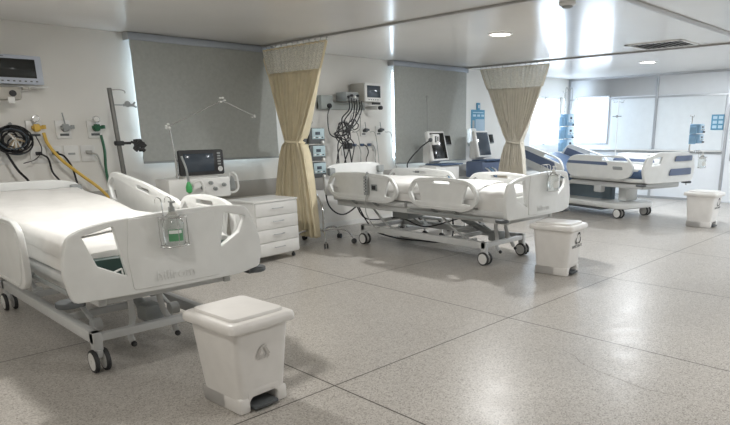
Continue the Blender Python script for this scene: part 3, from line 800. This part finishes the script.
ventilator2((7.75, 6.85, 0), 'white ventilator with tall dark screen in front of the second blind', False)
ventilator2((9.29, 7.08, 0), 'ventilator with blue body partly behind the far curtain', True)
# gooseneck arm with a white head
t = thing('gooseneck_arm', 'black gooseneck arm with a small white head left of the second ventilator', 'support arm', (6.83, 6.7, .6))
b = NB(); tube(b, [(0, 0, 0), (0, 0, .30), (.03, 0, .42), (.3, 0, .62), (.52, -.02, .74)], .011, 6); obj('gooseneck', b, M_BLACKC, t)
b = NB(); ball(b, (.52, -.02, .74), .035); obj('joint', b, M_GREYR, t)
b = NB(); box(b, .54, .70, -.06, .02, .66, .83, .02); hd = obj('head', b, M_WHITE, t)
b = NB(); box(b, .58, .62, -.065, -.058, .70, .80, .002); obj('lens_window', b, M_GREYR, hd)
b = NB(); box(b, .64, .665, -.065, -.058, .72, .79, .002); obj('side_slot', b, M_DARK, hd)
b = NB(); cyl(b, (0, 0, -.5), (0, 0, 0), .014); lathe(b, [(.16, -.6), (.16, -.58), (.03, -.5)], 20); obj('stand', b, M_GREYP, t)

# ------------------------------------------------------------------ patient monitors on wall arms
t = thing('patient_monitor', 'wall patient monitor with a wide black screen above the nearest bed', 'monitor', (1.83, 7.3, 1.98), 0, 'patient monitors')
b = NB(); box(b, -.30, .28, 0, .14, 0, .265, .018); h = obj('monitor_case', b, M_CASE, t)
b = NB(); box(b, -.305, .285, -.02, .004, -.006, .272, .01); obj('bezel', b, M_BEZEL, h)
b = NB(); box(b, -.26, .225, -.024, -.018, .055, .235, .002); obj('screen', b, M_SCREEN, h)
for k in range(10):
    b = NB(); box(b, -.24+.05*k, -.22+.05*k, -.0235, -.019, .018, .03, .001); obj('key_button', b, M_GREYR, h)
b = NB(); box(b, -.16, -.04, -.023, -.019, .252, .258); obj('top_mark', b, M_GREYR, h)
b = NB(); box(b, -.4, .34, .06, .28, -.028, -.01, .004); obj('shelf', b, M_WHITE, t)
b = NB(); box(b, -.30, .07, -.01, .16, -.16, -.03, .03); cyl(b, (0, .05, -.10), (0, .28, -.10), .035); box(b, .08, .14, -.03, .02, -.055, -.03, .004); arm = obj('wall_arm', b, M_CASE, t)
b = NB(); cyl(b, (-.01, -.03, -.095), (-.01, .05, -.095), .03, seg=16); obj('arm_knob', b, M_DARK, arm)
b = NB(); box(b, -.06, 0, -.02, .0, -.19, -.13, .004); obj('arm_tag', b, M_WHITE, arm)

t = thing('patient_monitor', 'small boxy wall monitor above the middle bed, on a grey rail', 'monitor', (6.63, 7.22, 1.93), .0, 'patient monitors')
b = NB(); box(b, -.19, .19, .02, .32, 0, .27, .02, mtx=RZ(.08)); h = obj('monitor_case', b, M_CASE, t)
b = NB(); box(b, -.19, .19, -.01, .022, -.004, .274, .01, mtx=RZ(.08)); obj('bezel', b, M_WHITE, h)
b = NB(); box(b, -.15, .15, -.014, -.009, .06, .235, .001, mtx=RZ(.08)); obj('screen', b, M_SCREENB, h)
for k in range(5):
    b = NB(); box(b, -.12+.05*k, -.1+.05*k, -.014, -.009, .022, .034, .001, mtx=RZ(.08)); obj('key_button', b, M_GREYR, h)
b = NB(); box(b, .0, .17, -.02, .15, -.04, -.008, .01); cyl(b, (.12, .02, -.09), (.12, .3, -.09), .03); arm = obj('wall_arm', b, M_WHITE, t)
b = NB(); cyl(b, (.14, -.03, -.09), (.14, .02, -.09), .03, seg=16); obj('arm_knob', b, M_DARK, arm)
b = NB(); box(b, -.04, .12, -.03, .0, -.045, -.012, .004); obj('black_handle', b, M_DARK, arm)

t = thing('equipment_rail', 'pale grey horizontal equipment rail on the wall above the middle bed', 'wall rail', (6.3, HEADY, 1.86))
b = NB(); box(b, -.5, .42, -.05, 0, -.05, .06, .008); obj('rail_channel', b, mat('pale_grey', (.45, .48, .46), .5), t)
b = NB(); box(b, -.5, -.28, -.12, 0, -.05, .15, .012); obj('rail_box', b, mat('pale_grey2', (.42, .46, .45), .5), t)
b = NB(); cyl(b, (-.36, -.15, .0), (-.36, -.12, .0), .035, seg=16); obj('rail_knob', b, M_DARK, t)
t = thing('connector_module', 'grey connector module with plugged black leads beside the middle bed monitor', 'module', (6.28, 7.28, 1.93))
b = NB(); box(b, -.15, .10, 0, .24, 0, .13, .01); obj('module_case', b, M_GREYP, t)
for k in range(4):
    b = NB(); cyl(b, (-.11+.06*k, -.03, .06+.02*(k % 2)), (-.11+.06*k, .0, .06+.02*(k % 2)), .018, seg=12); obj('plug', b, M_DARK if k != 2 else M_WHITE, t)

def hang(name, label, pts, r, m_, cat='cable', group=None, n=6):
    bm = NB(); tube(bm, pts, r, 6, n); return tag(obj(name, bm, m_), label, cat, group)
# bundle of black monitor leads hanging from the module
rs = random.Random(11)
for k in range(6):
    x0 = 6.15+.05*k; xe = 5.88+.06*k+rs.uniform(-.08, .08)
    P = [(x0, 7.24, 1.98-.01*k), (x0-.08, 7.15, 1.80), (x0-.22+rs.uniform(-.14, .12), 7.16, 1.60+rs.uniform(-.08, .08)), (5.9+rs.uniform(-.1, .28), 7.2, 1.45), (xe, 7.2, 1.3+rs.uniform(-.1, .1)), (xe+rs.uniform(-.1, .1), 7.22, 1.02)]
    hang('monitor_lead', 'black monitor lead in the tangle hanging above the middle bed', P, .009, M_BLACKC, 'cable', 'black leads tangled above the middle bed')
for k in range(6):
    c = Vector((6.10+rs.uniform(-.14, .14), 7.22, 1.50+rs.uniform(-.12, .12))); R = rs.uniform(.06, .13)
    P = [c+Vector((R*math.cos(a), rs.uniform(-.03, .03), R*1.25*math.sin(a))) for a in [2*PI*i/9 for i in range(9)]]
    bm = NB(); tube(bm, P+[P[0]], .007, 6, 5)
    tag(obj('coiled_lead', bm, M_BLACKC if k % 3 else M_GREYC), 'coiled lead looped in the tangle hanging above the middle bed', 'cable', 'coiled leads above the middle bed')
hang('monitor_lead', 'long black lead sagging from the wall box behind the first curtain', [(5.93, 7.42, 1.86), (5.86, 7.4, 1.7), (5.85, 7.35, 1.45), (6.0, 7.3, 1.38)], .009, M_BLACKC)
hang('sagging_cable', 'long black cord sagging below the middle bed head, from pump stand', [(5.35, 6.9, .8), (5.45, 6.95, .45), (5.75, 7.0, .28), (6.1, 7.0, .42), (6.35, 6.9, .62)], .011, M_BLACKC)
hang('floor_cable', 'black cord lying on the floor under the middle bed head', [(5.9, 6.9, .5), (5.95, 6.6, .1), (5.9, 6.1, .02), (5.95, 5.6, .02), (6.05, 5.35, .02), (6.15, 5.2, .1), (6.15, 5.2, .45)], .011, M_BLACKC)
# big coil of black cable by the nearest bed
t = thing('cable_coil', 'big coil of black monitor cables hung on the wall hook, far left', 'cable coil', (1.80, 7.5, 1.43))
for k in range(16):
    R = rs.uniform(.08, .155); c = Vector((rs.uniform(-.05, .03), -.03-.012*k*.5, rs.uniform(-.04, .03)))
    P = [c+Vector((R*math.cos(a)*1.05, rs.uniform(-.012, .012), R*.85*math.sin(a))) for a in [2*PI*i/12+k for i in range(12)]]
    bm = NB(); tube(bm, P+[P[0]], .008, 5, 4); obj('cable_loop', bm, M_BLACKC if k % 5 else mat('bluegrey_cable', (.05, .07, .09), .5), t)
for k in range(6):
    bm = NB(); tube(bm, [(-.06+.03*k, -.08, .08-.02*k), (.0, -.1, .0), (.06-.03*k, -.09, -.1)], .012, 5, 4); obj('cable_clip', bm, mat('tan_cable', (.36, .28, .18), .5) if k % 2 else M_WHITEC, t)
b = NB(); cyl(b, (0, 0, .15), (0, .08, .15), .012); ball(b, (0, -.01, .16), .018); obj('wall_hook', b, M_GREYP, t)
b = NB(); tube(b, [(-.1, -.06, -.1), (-.02, -.08, -.3), (.06, -.08, -.42), (.05, -.08, -.5)], .012, 6); obj('loose_end', b, M_BLACKC, t)
b = NB(); tube(b, [(.2, -.05, .05), (.24, -.05, -.1), (.17, -.05, -.2), (.05, -.05, -.24)], .005, 6); obj('thin_lead', b, M_BLACKC, t)

# ------------------------------------------------------------------ gas outlets, flow meters and hoses
def gas_outlet(x, z, label, gm, gauge=True, s=1):
    t = thing('gas_outlet', label, 'gas outlet', (x, HEADY, z), 0, 'wall gas outlets')
    bm = NB(); box(bm, -.085*s, .065*s, -.022, 0, -.105*s, .09*s, .008); obj('outlet_plate', bm, M_WHITE, t)
    bm = NB(); box(bm, -.05*s, .04*s, -.027, -.02, -.075*s, -.05*s, .002); obj('plate_label', bm, M_GREYR, t)
    bm = NB(); cyl(bm, (0, -.09, 0), (0, -.02, 0), .03*s); cyl(bm, (-.045*s, -.07, .015), (.06*s, -.07, .015), .018*s); box(bm, -.03*s, .03*s, -.1, -.06, -.02*s, .05*s, .008)
    cyl(bm, (.07*s, -.075, .0), (.07*s, -.075, .04*s), .02*s)
    obj('valve', bm, gm, t)
    if gauge:
        bm = NB(); cyl(bm, (0, -.075, .05), (0, -.075, .08), .009); cyl(bm, (0, -.1, .105*s), (0, -.065, .105*s), .036*s, seg=22, bev=.004); g_ = obj('gauge', bm, M_CHROME, t)
        bm = NB(); cyl(bm, (0, -.102, .105*s), (0, -.1, .105*s), .028*s, seg=20); obj('gauge_dial', bm, M_WHITE, g_)
    else:
        bm = NB(); cyl(bm, (0, -.075, .04), (-.015, -.075, .17*s), .006); obj('stem', bm, M_GREYP, t)
    return t
gas_outlet(2.04, 1.54, 'gas outlet with yellow flow valve above the nearest bed', M_YEL)
gas_outlet(2.32, 1.54, 'gas outlet with grey valve, between yellow and green ones over the nearest bed', M_GREYP, False)
gas_outlet(2.64, 1.54, 'gas outlet with green flow valve, right above the nearest bed', M_GRN)
gas_outlet(6.33, 1.49, 'gas outlet left of three above the middle bed', M_GREYR, False, .8)
gas_outlet(6.71, 1.49, 'gas outlet, middle one of three above the middle bed', M_GREYR, False, .8)
gas_outlet(7.04, 1.49, 'gas outlet right of three beside the second blind', M_GREYR, False, .8)
hang('air_hose', 'yellow air hose from the yellow valve to behind the nearest bed', [(2.09, 7.48, 1.50), (2.11, 7.46, 1.38), (2.2, 7.42, 1.22), (2.36, 7.38, 1.05), (2.52, 7.3, .88), (2.62, 7.25, .72)], .017, M_YEL, 'hose')
hang('oxygen_hose', 'dark green hose hanging from the green valve at the nearest bed', [(2.67, 7.5, 1.47), (2.68, 7.48, 1.3), (2.66, 7.46, 1.05), (2.68, 7.42, .75)], .015, M_GRN, 'hose')
for i, (x, lab) in enumerate(((6.36, 'left'), (6.74, 'middle'), (7.08, 'right'))):
    e = [(x+.02, 7.47, 1.47), (x+.11, 7.45, 1.46), (x+.16, 7.45, 1.25), (x+.15, 7.4, .85)] if i != 2 else [(x+.02, 7.47, 1.47), (x+.14, 7.45, 1.44), (x+.20, 7.44, 1.15), (x+.2, 7.4, .85)]
    hang('suction_tube', f'thin pale tube from the {lab} gas outlet above the middle bed', e, .006, M_GREYC, 'tube')

# ------------------------------------------------------------------ sockets, plugs and cords
def socket(x, z, label, s=1, group='wall socket plates', holes=True):
    t = thing('wall_socket', label, 'wall socket', (x, HEADY, z), 0, group)
    bm = NB(); box(bm, -.062*s, .062*s, -.014, 0, -.075*s, .075*s, .005); obj('socket_plate', bm, M_WHITE, t)
    bm = NB(); box(bm, -.03*s, .03*s, -.018, -.012, -.01, .012, .003); obj('socket_insert', bm, M_WHITE if holes else M_GREYP, t)
SOCK1 = [(1.68, 'half hidden by the black cable coil'), (2.03, 'with the first black plug, below the yellow valve'), (2.19, 'with the second black plug, over the nearest bed'), (2.36, 'with a dark switch line, below the grey valve'), (2.53, 'with a grey plug, left of the green hose')]
for x, l in SOCK1: socket(x, 1.27, 'white wall socket plate '+l, 1.2, holes=(x != 2.36))
def plug(x, z, m_, lab, P, s=1):
    t = thing('power_plug', lab, 'power plug', (x, HEADY-.018, z), 0, 'plugs in the wall sockets')
    bm = NB(); box(bm, -.028*s, .028*s, -.05, 0, -.018*s, .018*s, .007); cyl(bm, (0, -.045, 0), (.02, -.065, -.012), .012); obj('plug_body', bm, m_, t)
    bm = NB(); tube(bm, [(.02, -.06, -.01)]+P, .010*s, 6); obj('plug_cord', bm, m_, t)
plug(2.03, 1.285, M_BLACKC, 'black plug and cord left, just under the yellow valve', [(.07, -.07, -.06), (.09, -.07, -.2), (.15, -.1, -.32), (.18, -.14, -.50)])
plug(2.19, 1.285, M_BLACKC, 'black plug and cord crossing behind the yellow hose', [(.07, -.07, -.04), (.13, -.07, -.16), (.15, -.1, -.35), (.16, -.14, -.55)])
plug(2.53, 1.285, M_GREYC, 'pale grey plug and cord left of the green hose', [(.07, -.07, -.04), (.10, -.07, -.16), (.13, -.1, -.35), (.14, -.14, -.55)])
for i, x in enumerate((6.36, 6.50, 6.66, 6.82)):
    if i == 0:
        t = thing('power_plug', 'wide black adapter plug over the middle bed', 'power plug', (x, HEADY-.001, 1.26), 0, 'plugs over the middle bed')
        b = NB(); box(b, -.07, .07, -.06, 0, -.045, .045, .01); obj('plug_body', b, M_DARK, t)
        b = NB(); tube(b, [(0, -.05, -.03), (.02, -.07, -.15), (.02, -.1, -.42)], .009, 6); obj('plug_cord', b, M_GREYC, t)
    else:
        t = thing('power_plug', ['', 'dark blue plug and cord, first right of the black adapter', 'dark blue plug and black cord, second right of the adapter', 'dark blue plug and pale cord farthest right of the adapter'][i], 'power plug', (x, HEADY-.001, 1.27), 0, 'plugs over the middle bed')
        b = NB(); box(b, -.03, .03, -.05, 0, -.02, .02, .007); obj('plug_body', b, M_BLUE, t)
        b = NB(); tube(b, [(.0, -.045, 0), (.06, -.06, -.02), (.09, -.07, -.12), (.02+.04*(i % 2), -.09, -.25), (.03+.03*i % 2, -.1, -.42)], .009, 6); obj('plug_cord', b, M_BLACKC if i == 2 else M_GREYC, t)
socket(6.30, 1.19, 'white wall socket plate beneath the black adapter over the middle bed', 1.0)
socket(6.96, 1.25, 'white wall socket plate right of the row of dark blue plugs', 1.0)

# ------------------------------------------------------------------ IV pole by the nearest bed
t = thing('iv_pole', 'thick grey metal pole with a top hook beside the first blind', 'pole', (2.70, 6.9, 0))
b = NB(); cyl(b, (-.02, 0, .05), (-.10, 0, 1.95), .026, .023, seg=16, bev=.004); obj('pole', b, mat('dull_steel', (.16, .16, .15), .4, metal=.3), t)
b = NB(); tube(b, [(-.10, 0, 1.93), (0, -.02, 1.935), (.045, -.02, 1.92), (.045, -.02, 1.90)], .006, 6, 3); obj('pole_hook', b, M_CHROME, t)
b = NB(); cyl(b, (0.02, 0, 1.78), (.12, -.02, 1.78), .014); ball(b, (.06, -.02, 1.79), .032, seg=10); tube(b, [(.11, -.02, 1.78), (.14, -.02, 1.81)], .01, 6, 0); tube(b, [(.11, -.02, 1.78), (.15, -.02, 1.76)], .01, 6, 0)
cyl(b, (-.10, 0, 1.78), (.03, 0, 1.78), .006); obj('top_clamp', b, M_GREYP, t)
b = NB(); cyl(b, (-.12, 0, 1.385), (.05, 0, 1.385), .014); box(b, -.11, -.03, -.04, .04, 1.36, 1.41, .01)
for k in range(9):
    a = rs.uniform(0, 6); P = [(.09+rs.uniform(-.05, .09), -.05+rs.uniform(-.04, .04), 1.36+rs.uniform(-.075, .06)) for _ in range(4)]; tube(b, P, .012, 6, 4)
obj('dark_clamp', b, M_DARK, t)
b = NB(); lathe(b, [(.17, 0), (.17, .02), (.05, .05), (.03, .06)], 24, T(-.02, 0, 0)); obj('pole_base', b, M_GREYP, t)

# ------------------------------------------------------------------ infusion pumps
def pump_stack(loc, label, dark, n=3, sc=1.0, top=1.53, pole_top=1.6, base_r=.28, base=True, rz=0, face=0):
    t = thing('iv_stand', label, 'IV stand', loc, rz, 'stands with stacked infusion pumps')
    zb = .03 if base else .56
    bm = NB(); (tube(bm, [(-.02, -.26, .15), (-.02, -.26, .5), (0, 0, .85), (0, 0, pole_top)], .014, 8, 6) if base == 2 else cyl(bm, (0, 0, zb+.1 if base else zb), (0, 0, pole_top), .014)); obj('pole', bm, M_CHROME, t)
    BO = T(-.02, -.26, 0) if base == 2 else T(0, 0, 0)
    if base:
        bm = NB()
        for k in range(5):
            a = 2*PI*k/5+.35; c, s = math.cos(a), math.sin(a)
            tube(bm, [(0, 0, .17), (.12*c, .12*s, .20), (.32*c, .32*s, .18), (.41*c, .41*s, .08)], .013, 8, 5, mtx=BO)
        obj('legs', bm, M_CHROME, t)
        for k in range(5):
            a = 2*PI*k/5+.35; c, s = math.cos(a), math.sin(a); bm = NB()
            for q in (-.016, .016): cyl(bm, (.42*c-s*(q-.01), .42*s+c*(q-.01), .035), (.42*c-s*(q+.01), .42*s+c*(q+.01), .035), .035, seg=18, bev=.006, mtx=BO)
            obj('castor', bm, M_DARK, t)
    bm = NB(); tube(bm, [(-.09, 0, pole_top+.02), (-.07, 0, pole_top-.01), (0, 0, pole_top), (.07, 0, pole_top-.01), (.09, 0, pole_top+.02)], .005, 6); obj('hook_bar', bm, M_CHROME, t)
    for k in range(n):
        z = top-(k+1)*.225*sc
        p = thing('infusion_pump', label2(label, k, n), 'infusion pump', (loc[0], loc[1], z), rz+face, 'infusion pumps stacked on stands')
        bm = NB(); box(bm, -.13*sc, .15*sc, -.17, -.004, .0, .205*sc, .015); box(bm, -.19*sc, -.125*sc, -.13, -.02, -.01, .15*sc, .012); obj('pump_case', bm, M_GREYR if dark else M_PUMPL, p)
        bm = NB(); box(bm, -.085*sc, .135*sc, -.18, -.168, .06*sc, .198*sc, .006); f_ = obj('pump_face', bm, M_PUMPF if dark else mat('pale_blue_face', (.5, .66, .8), .4), p)
        bm = NB(); box(bm, -.03*sc, .05*sc, -.184, -.179, .115*sc, .155*sc, .001); obj('pump_display', bm, M_SCREENB, f_)
        for q in range(4):
            bm = NB(); box(bm, (-.07+.05*q)*sc, (-.045+.05*q)*sc, -.184, -.179, .075*sc, .09*sc, .001); obj('key_button', bm, M_DARK if q % 2 else M_WHITE, f_)
        bm = NB(); cyl(bm, (.09*sc, -.20, .02), (.09*sc, -.165, .02), .02*sc, seg=14); obj('pump_knob', bm, M_WHITE if dark else M_GREYR, p)
    return t
def label2(l, k, n):
    where = l.split('|')[-1]
    return f'{["top", "middle", "bottom"][k] if n == 3 else ["upper", "lower"][k]} infusion pump of the stack {where}'
def ps(loc, l, where, *a, **kw):
    t = pump_stack(loc, l+'|'+where, *a, **kw); t['label'] = l; return t
ps((5.05, 6.82, 0), 'chrome five legged stand with dark pumps right of the first curtain', 'right of the first curtain', True, top=1.555, sc=1.0, face=.1, base=2)
ps((12.20, 7.1, 0), 'tall stand with pale blue pumps in front of the bright far window', 'against the bright far window', False, top=1.83, sc=1.2, pole_top=2.27)
ps((10.56, 3.75, 0), 'slim stand with two blue pumps behind the third bed footboard', 'behind the third bed footboard', False, n=2, top=1.57, sc=.72, pole_top=1.68, base=False)
# bright tubing loops above the far stand
for k in range(3):
    hang('drip_tube', 'thin tube looping over the top of the far window stand', [(12.20, 7.0, 2.27), (12.08+.12*k, 7.0, 2.36), (12.03+.16*k, 7.0, 2.2), (12.02+.14*k, 7.0, 1.9)], .007, M_GREYC, 'tube', 'tubes over the far window stand')
# added pole in place of a drip pole reflection in the partition glass
t = thing('iv_pole', 'slim white drip pole added for a reflection in the frosted partition panel', 'pole', (12.95, 6.2, 0))
b = NB(); cyl(b, (0, 0, .05), (0, 0, 2.12), .012); obj('pole', b, M_WHITE, t)
b = NB(); tube(b, [(0, -.12, 2.09), (0, -.1, 2.04), (0, 0, 2.06), (0, .1, 2.04), (0, .12, 2.09)], .006, 6); obj('pole_hook', b, M_CHROME, t)
b = NB(); cyl(b, (-.04, -.1, 1.75), (-.04, .1, 1.75), .012); ball(b, (-.05, 0, 1.75), .03); obj('clamp', b, M_GREYP, t)
b = NB(); lathe(b, [(.17, 0), (.17, .02), (.04, .05)], 20); obj('pole_base', b, M_GREYP, t)
t = thing('iv_pole', 'slim pale drip pole in front of the second blind', 'pole', (7.84, 7.2, 0))
b = NB(); cyl(b, (0, 0, .05), (0, 0, 2.06), .010); tube(b, [(-.04, 0, 2.03), (0, 0, 2.06), (.04, 0, 2.03)], .005, 6); obj('pole', b, mat('pale_pole', (.36, .37, .36), .5), t)
b = NB(); lathe(b, [(.15, 0), (.15, .02), (.04, .05)], 20); obj('pole_base', b, M_GREYP, t)

# ------------------------------------------------------------------ signs and dispenser on the head wall
t = thing('wall_sign', 'blue notice board with pale panels on the wall right of the second blind', 'notice board', (9.72, HEADY, 1.45))
b = NB(); box(b, -.21, .21, -.02, 0, 0, .42, .006); box(b, -.05, .05, -.03, 0, .42, .55, .01); obj('board', b, M_CYAN, t)
b = NB(); box(b, -.09, .19, -.026, -.019, .02, .24, .004); obj('pocket', b, mat('pale_pocket', (.42, .55, .66), .4), t)
b = NB()
for k in range(3): box(b, -.17+.13*k, -.08+.13*k, -.024, -.019, .29, .33, .002)
box(b, -.17, .16, -.024, -.019, .36, .375, .001)
obj('notice_print', b, mat('pale_print', (.5, .68, .8), .5), t)
b = NB(); box(b, -.19, -.12, -.025, -.019, .04, .22, .002); obj('notice_strip', b, M_GREYP, t)
b = NB(); box(b, -.015, .015, -.034, -.029, .45, .51, .002); obj('hanger_slot', b, M_WHITE, t)
t = thing('soap_dispenser', 'white wall dispenser between the second blind and blue board', 'dispenser', (9.46, HEADY, 1.18))
b = NB(); box(b, -.08, .08, -.13, 0, .05, .34, .03); obj('dispenser_cover', b, M_WHITE, t)
b = NB(); box(b, -.05, .05, -.11, -.02, .0, .055, .01); obj('dispenser_nozzle', b, M_GREYP, t)
gas_outlet(9.86, 1.30, 'gas outlet low on the wall under the blue notice board', M_GREYR, False, .9)
t = thing('wall_poster', 'small blue poster on the partition beside the door frame', 'poster', (FARX-.013, 4.20, 1.45))
b = NB(); box(b, -.012, 0, -.14, .10, 0, .30, .002); obj('poster_board', b, M_CYAN, t)
b = NB()
for r_ in range(3):
    for c in range(2): box(b, -.015, -.011, -.12+.11*c, -.04+.11*c, .03+.09*r_, .09+.09*r_)
obj('poster_panel', b, mat('pale_print', (.5, .68, .8), .5), t)

# ------------------------------------------------------------------ third bed, another model, turned a little
t = thing('hospital_bed', 'white hospital bed with blue stripes and enclosed base, farthest right', 'hospital bed', (9.95, 3.80, 0), -.26); t.scale = (1.16, 1.12, 1.06)
k3 = .58
bow3 = lambda x, y, z: (x, y, z-.05*(1-(x/.58)**2)+.03)
b = NB(); plate(b, [(-.52, .60), (-.57, .82), (-.50, .99), (-.3, 1.06), (.3, 1.06), (.50, .99), (.57, .82), (.52, .60)], [[(-.42, .86), (-.40, .97), (-.22, 1.0), (-.26, .88)]], .05, .013, STAND_X, r=.07, hr=.02, cuts=14, fn=bow3)
fb = obj('footboard', b, M_BED, t)
for (x0, x1, z0, z1, m_) in ((-.1, .42, .71, .81, M_BLUEIN), (.0, .42, .92, 1.0, M_BLUEIN)):
    b = NB(); plate(b, [(x0, z0), (x0+.03, z1), (x1, z1), (x1, z0)], [], .01, .002, T(0, -.04, 0) @ STAND_X, r=.02, cuts=5, fn=lambda x, y, z: (x, y, z-.05*(1-(x/.58)**2)+.03)); obj('blue_inset', b, m_, fb)
b = NB(); plate(b, [(-.50, .62), (-.52, .95), (-.3, 1.05), (.3, 1.05), (.52, .95), (.50, .62)], [], .045, .012, T(0, 2.95, 0) @ STAND_X, r=.07); obj('headboard', b, M_BED, t)
hy, hz = 1.55, .66; RB = T(0, hy, hz-.12) @ RX(.25) @ T(0, -hy, -hz)
b = NB(); box(b, -.46, .46, .10, 1.52, .60, .66, .02); box(b, -.46, .46, 1.56, 2.78, .60, .66, .02, mtx=RB); obj('mattress_platform', b, M_WHITE, t)
b = NB(); box(b, -.44, .44, .08, 1.54, .66, .80, .045, seg=3); box(b, -.44, .44, 1.54, 2.80, .66, .80, .045, mtx=RB, seg=3); obj('mattress', b, M_BLUE, t)
b = NB(); box(b, -.45, .45, .2, 1.53, .765, .812, .03, seg=3); obj('top_sheet', b, M_SHEET, t)
def rail3(side, y0, L, m_, zt, wide=False):
    bm = NB(); X = side*.52
    ol = [(0, .84), (.10, .96), (.22, zt), (L-.2, zt), (L-.08, .96), (L, .82), (L-.06, .68), (L-.2, .64), (.2, .64), (.05, .70)]
    plate(bm, ol, [[(.10, .91), (.16, .97), (L*.45, .975), (L*.45, .925)]], .045, .012, m_ @ T(X, y0, 0) @ STAND_Y, r=.06)
    r_ = obj('side_rail', bm, M_BED, t)
    for s2 in (-1, 1):
        bm = NB(); plate(bm, ([(L*.12, .76), (L*.2, .90), (L-.1, .915), (L-.05, .78)] if wide else [(L*.35, .85), (L*.37, .90), (L-.06, .905), (L-.03, .86)]), [], .008, .002, m_ @ T(X+s2*.024, y0, 0) @ STAND_Y, r=.015); obj('blue_stripe', bm, M_BLUEIN, r_)
        if wide: continue
        bm = NB(); plate(bm, [(L*.14, .79), (L*.15, .84), (L*.28, .84), (L*.27, .79)], [], .01, .002, m_ @ T(X+s2*.025, y0, 0) @ STAND_Y, r=.015); obj('rail_latch', bm, M_GREYP, r_)
for s in (-1, 1):
    rail3(s, .20, 1.33, Matrix.Identity(4), 1.0); rail3(s, 1.62, 1.15, RB, 1.0, True)
b = NB(); box(b, -.40, .40, .12, 2.7, .50, .58, .02); obj('upper_frame', b, M_STEELW, t)
for y in (.72, 2.0):
    b = NB(); box(b, -.13, .13, y-.08, y+.08, .26, .52, .02); box(b, -.10, .10, y-.06, y+.06, .4, .56, .01); obj('lift_column', b, M_BED, t)
b = NB(); box(b, -.05, .05, 1.0, 1.95, .24, .52, .02); obj('centre_cover', b, mat('slate_panel', (.22, .28, .33), .5), t)
b = NB()
plate(b, [(-.28, .2), (-.40, .35), (-.38, 1.2), (-.42, 2.3), (-.3, 2.6), (.3, 2.6), (.42, 2.3), (.38, 1.2), (.40, .35), (.28, .2)], [], .10, .03, T(0, .25, .20), r=.12); obj('base_cover', b, M_BED, t)
b = NB(); box(b, -.36, .36, .9, 2.1, .11, .16, .02); obj('base_skirt', b, M_GREYR, t)
for x in (-.3, .3):
    for y in (.62, 2.55): caster(t, x, y, .08)
for s in (-1, 1):
    b = NB(); cyl(b, (s*.50, .08, .56), (s*.50, .08, .59), .07, seg=20, bev=.008); obj('bumper', b, M_GREYR, t)
b = NB(); box(b, -.40, -.30, .9, 1.05, .40, .56, .02); cyl(b, (-.35, .5, .55), (-.35, 1.0, .5), .02); obj('frame_motor', b, M_STEELW, t)
b = NB()
for k in range(4): tube(b, [(-.3, 2.5, .55), (-.36, 2.3-.06*k, .42), (-.3, 2.2, .34-.02*k), (-.2, 2.4, .28)], .009, 6)
obj('under_bed_cables', b, M_GREYR, t)
sanitizer((10.44, 3.55, 1.05), -.26, 'BOT hung at the right end of the far bed footboard', False)

# ------------------------------------------------------------------ odds and ends behind the middle bed
t = thing('blue_bag', 'folded blue cloth bag on the low trolley behind the middle bed', 'bag', (6.66, 5.75, .30), .1)
b = NB(); ball(b, (0, 0, .07), .2, (1.25, .8, .42), seg=20); ball(b, (.2, .02, .05), .12, (1.3, .9, .45), seg=16); obj('bag_body', b, mat('bag_blue', (.06, .13, .26), .7, bump=.5, bscale=12), t)
b = NB(); tube(b, [(-.1, -.1, .12), (-.08, -.12, .2), (.06, -.12, .2), (.1, -.1, .12)], .01, 6); obj('bag_handle', b, M_WHITE, t)
t = thing('low_trolley', 'low grey trolley on black castors underneath the middle bed', 'trolley', (6.64, 5.75, 0), .1)
b = NB(); box(b, -.36, .36, -.2, .2, .26, .295, .01); obj('trolley_deck', b, M_STEELW, t)
for x in (-.3, .3):
    for y in (-.15, .15):
        b = NB(); cyl(b, (x, y, .06), (x, y, .265), .014); obj('trolley_leg', b, M_STEELW, t)
        b = NB(); cyl(b, (x-.018, y, .042), (x+.018, y, .042), .042, seg=18, bev=.006); obj('castor', b, M_DARK, t)
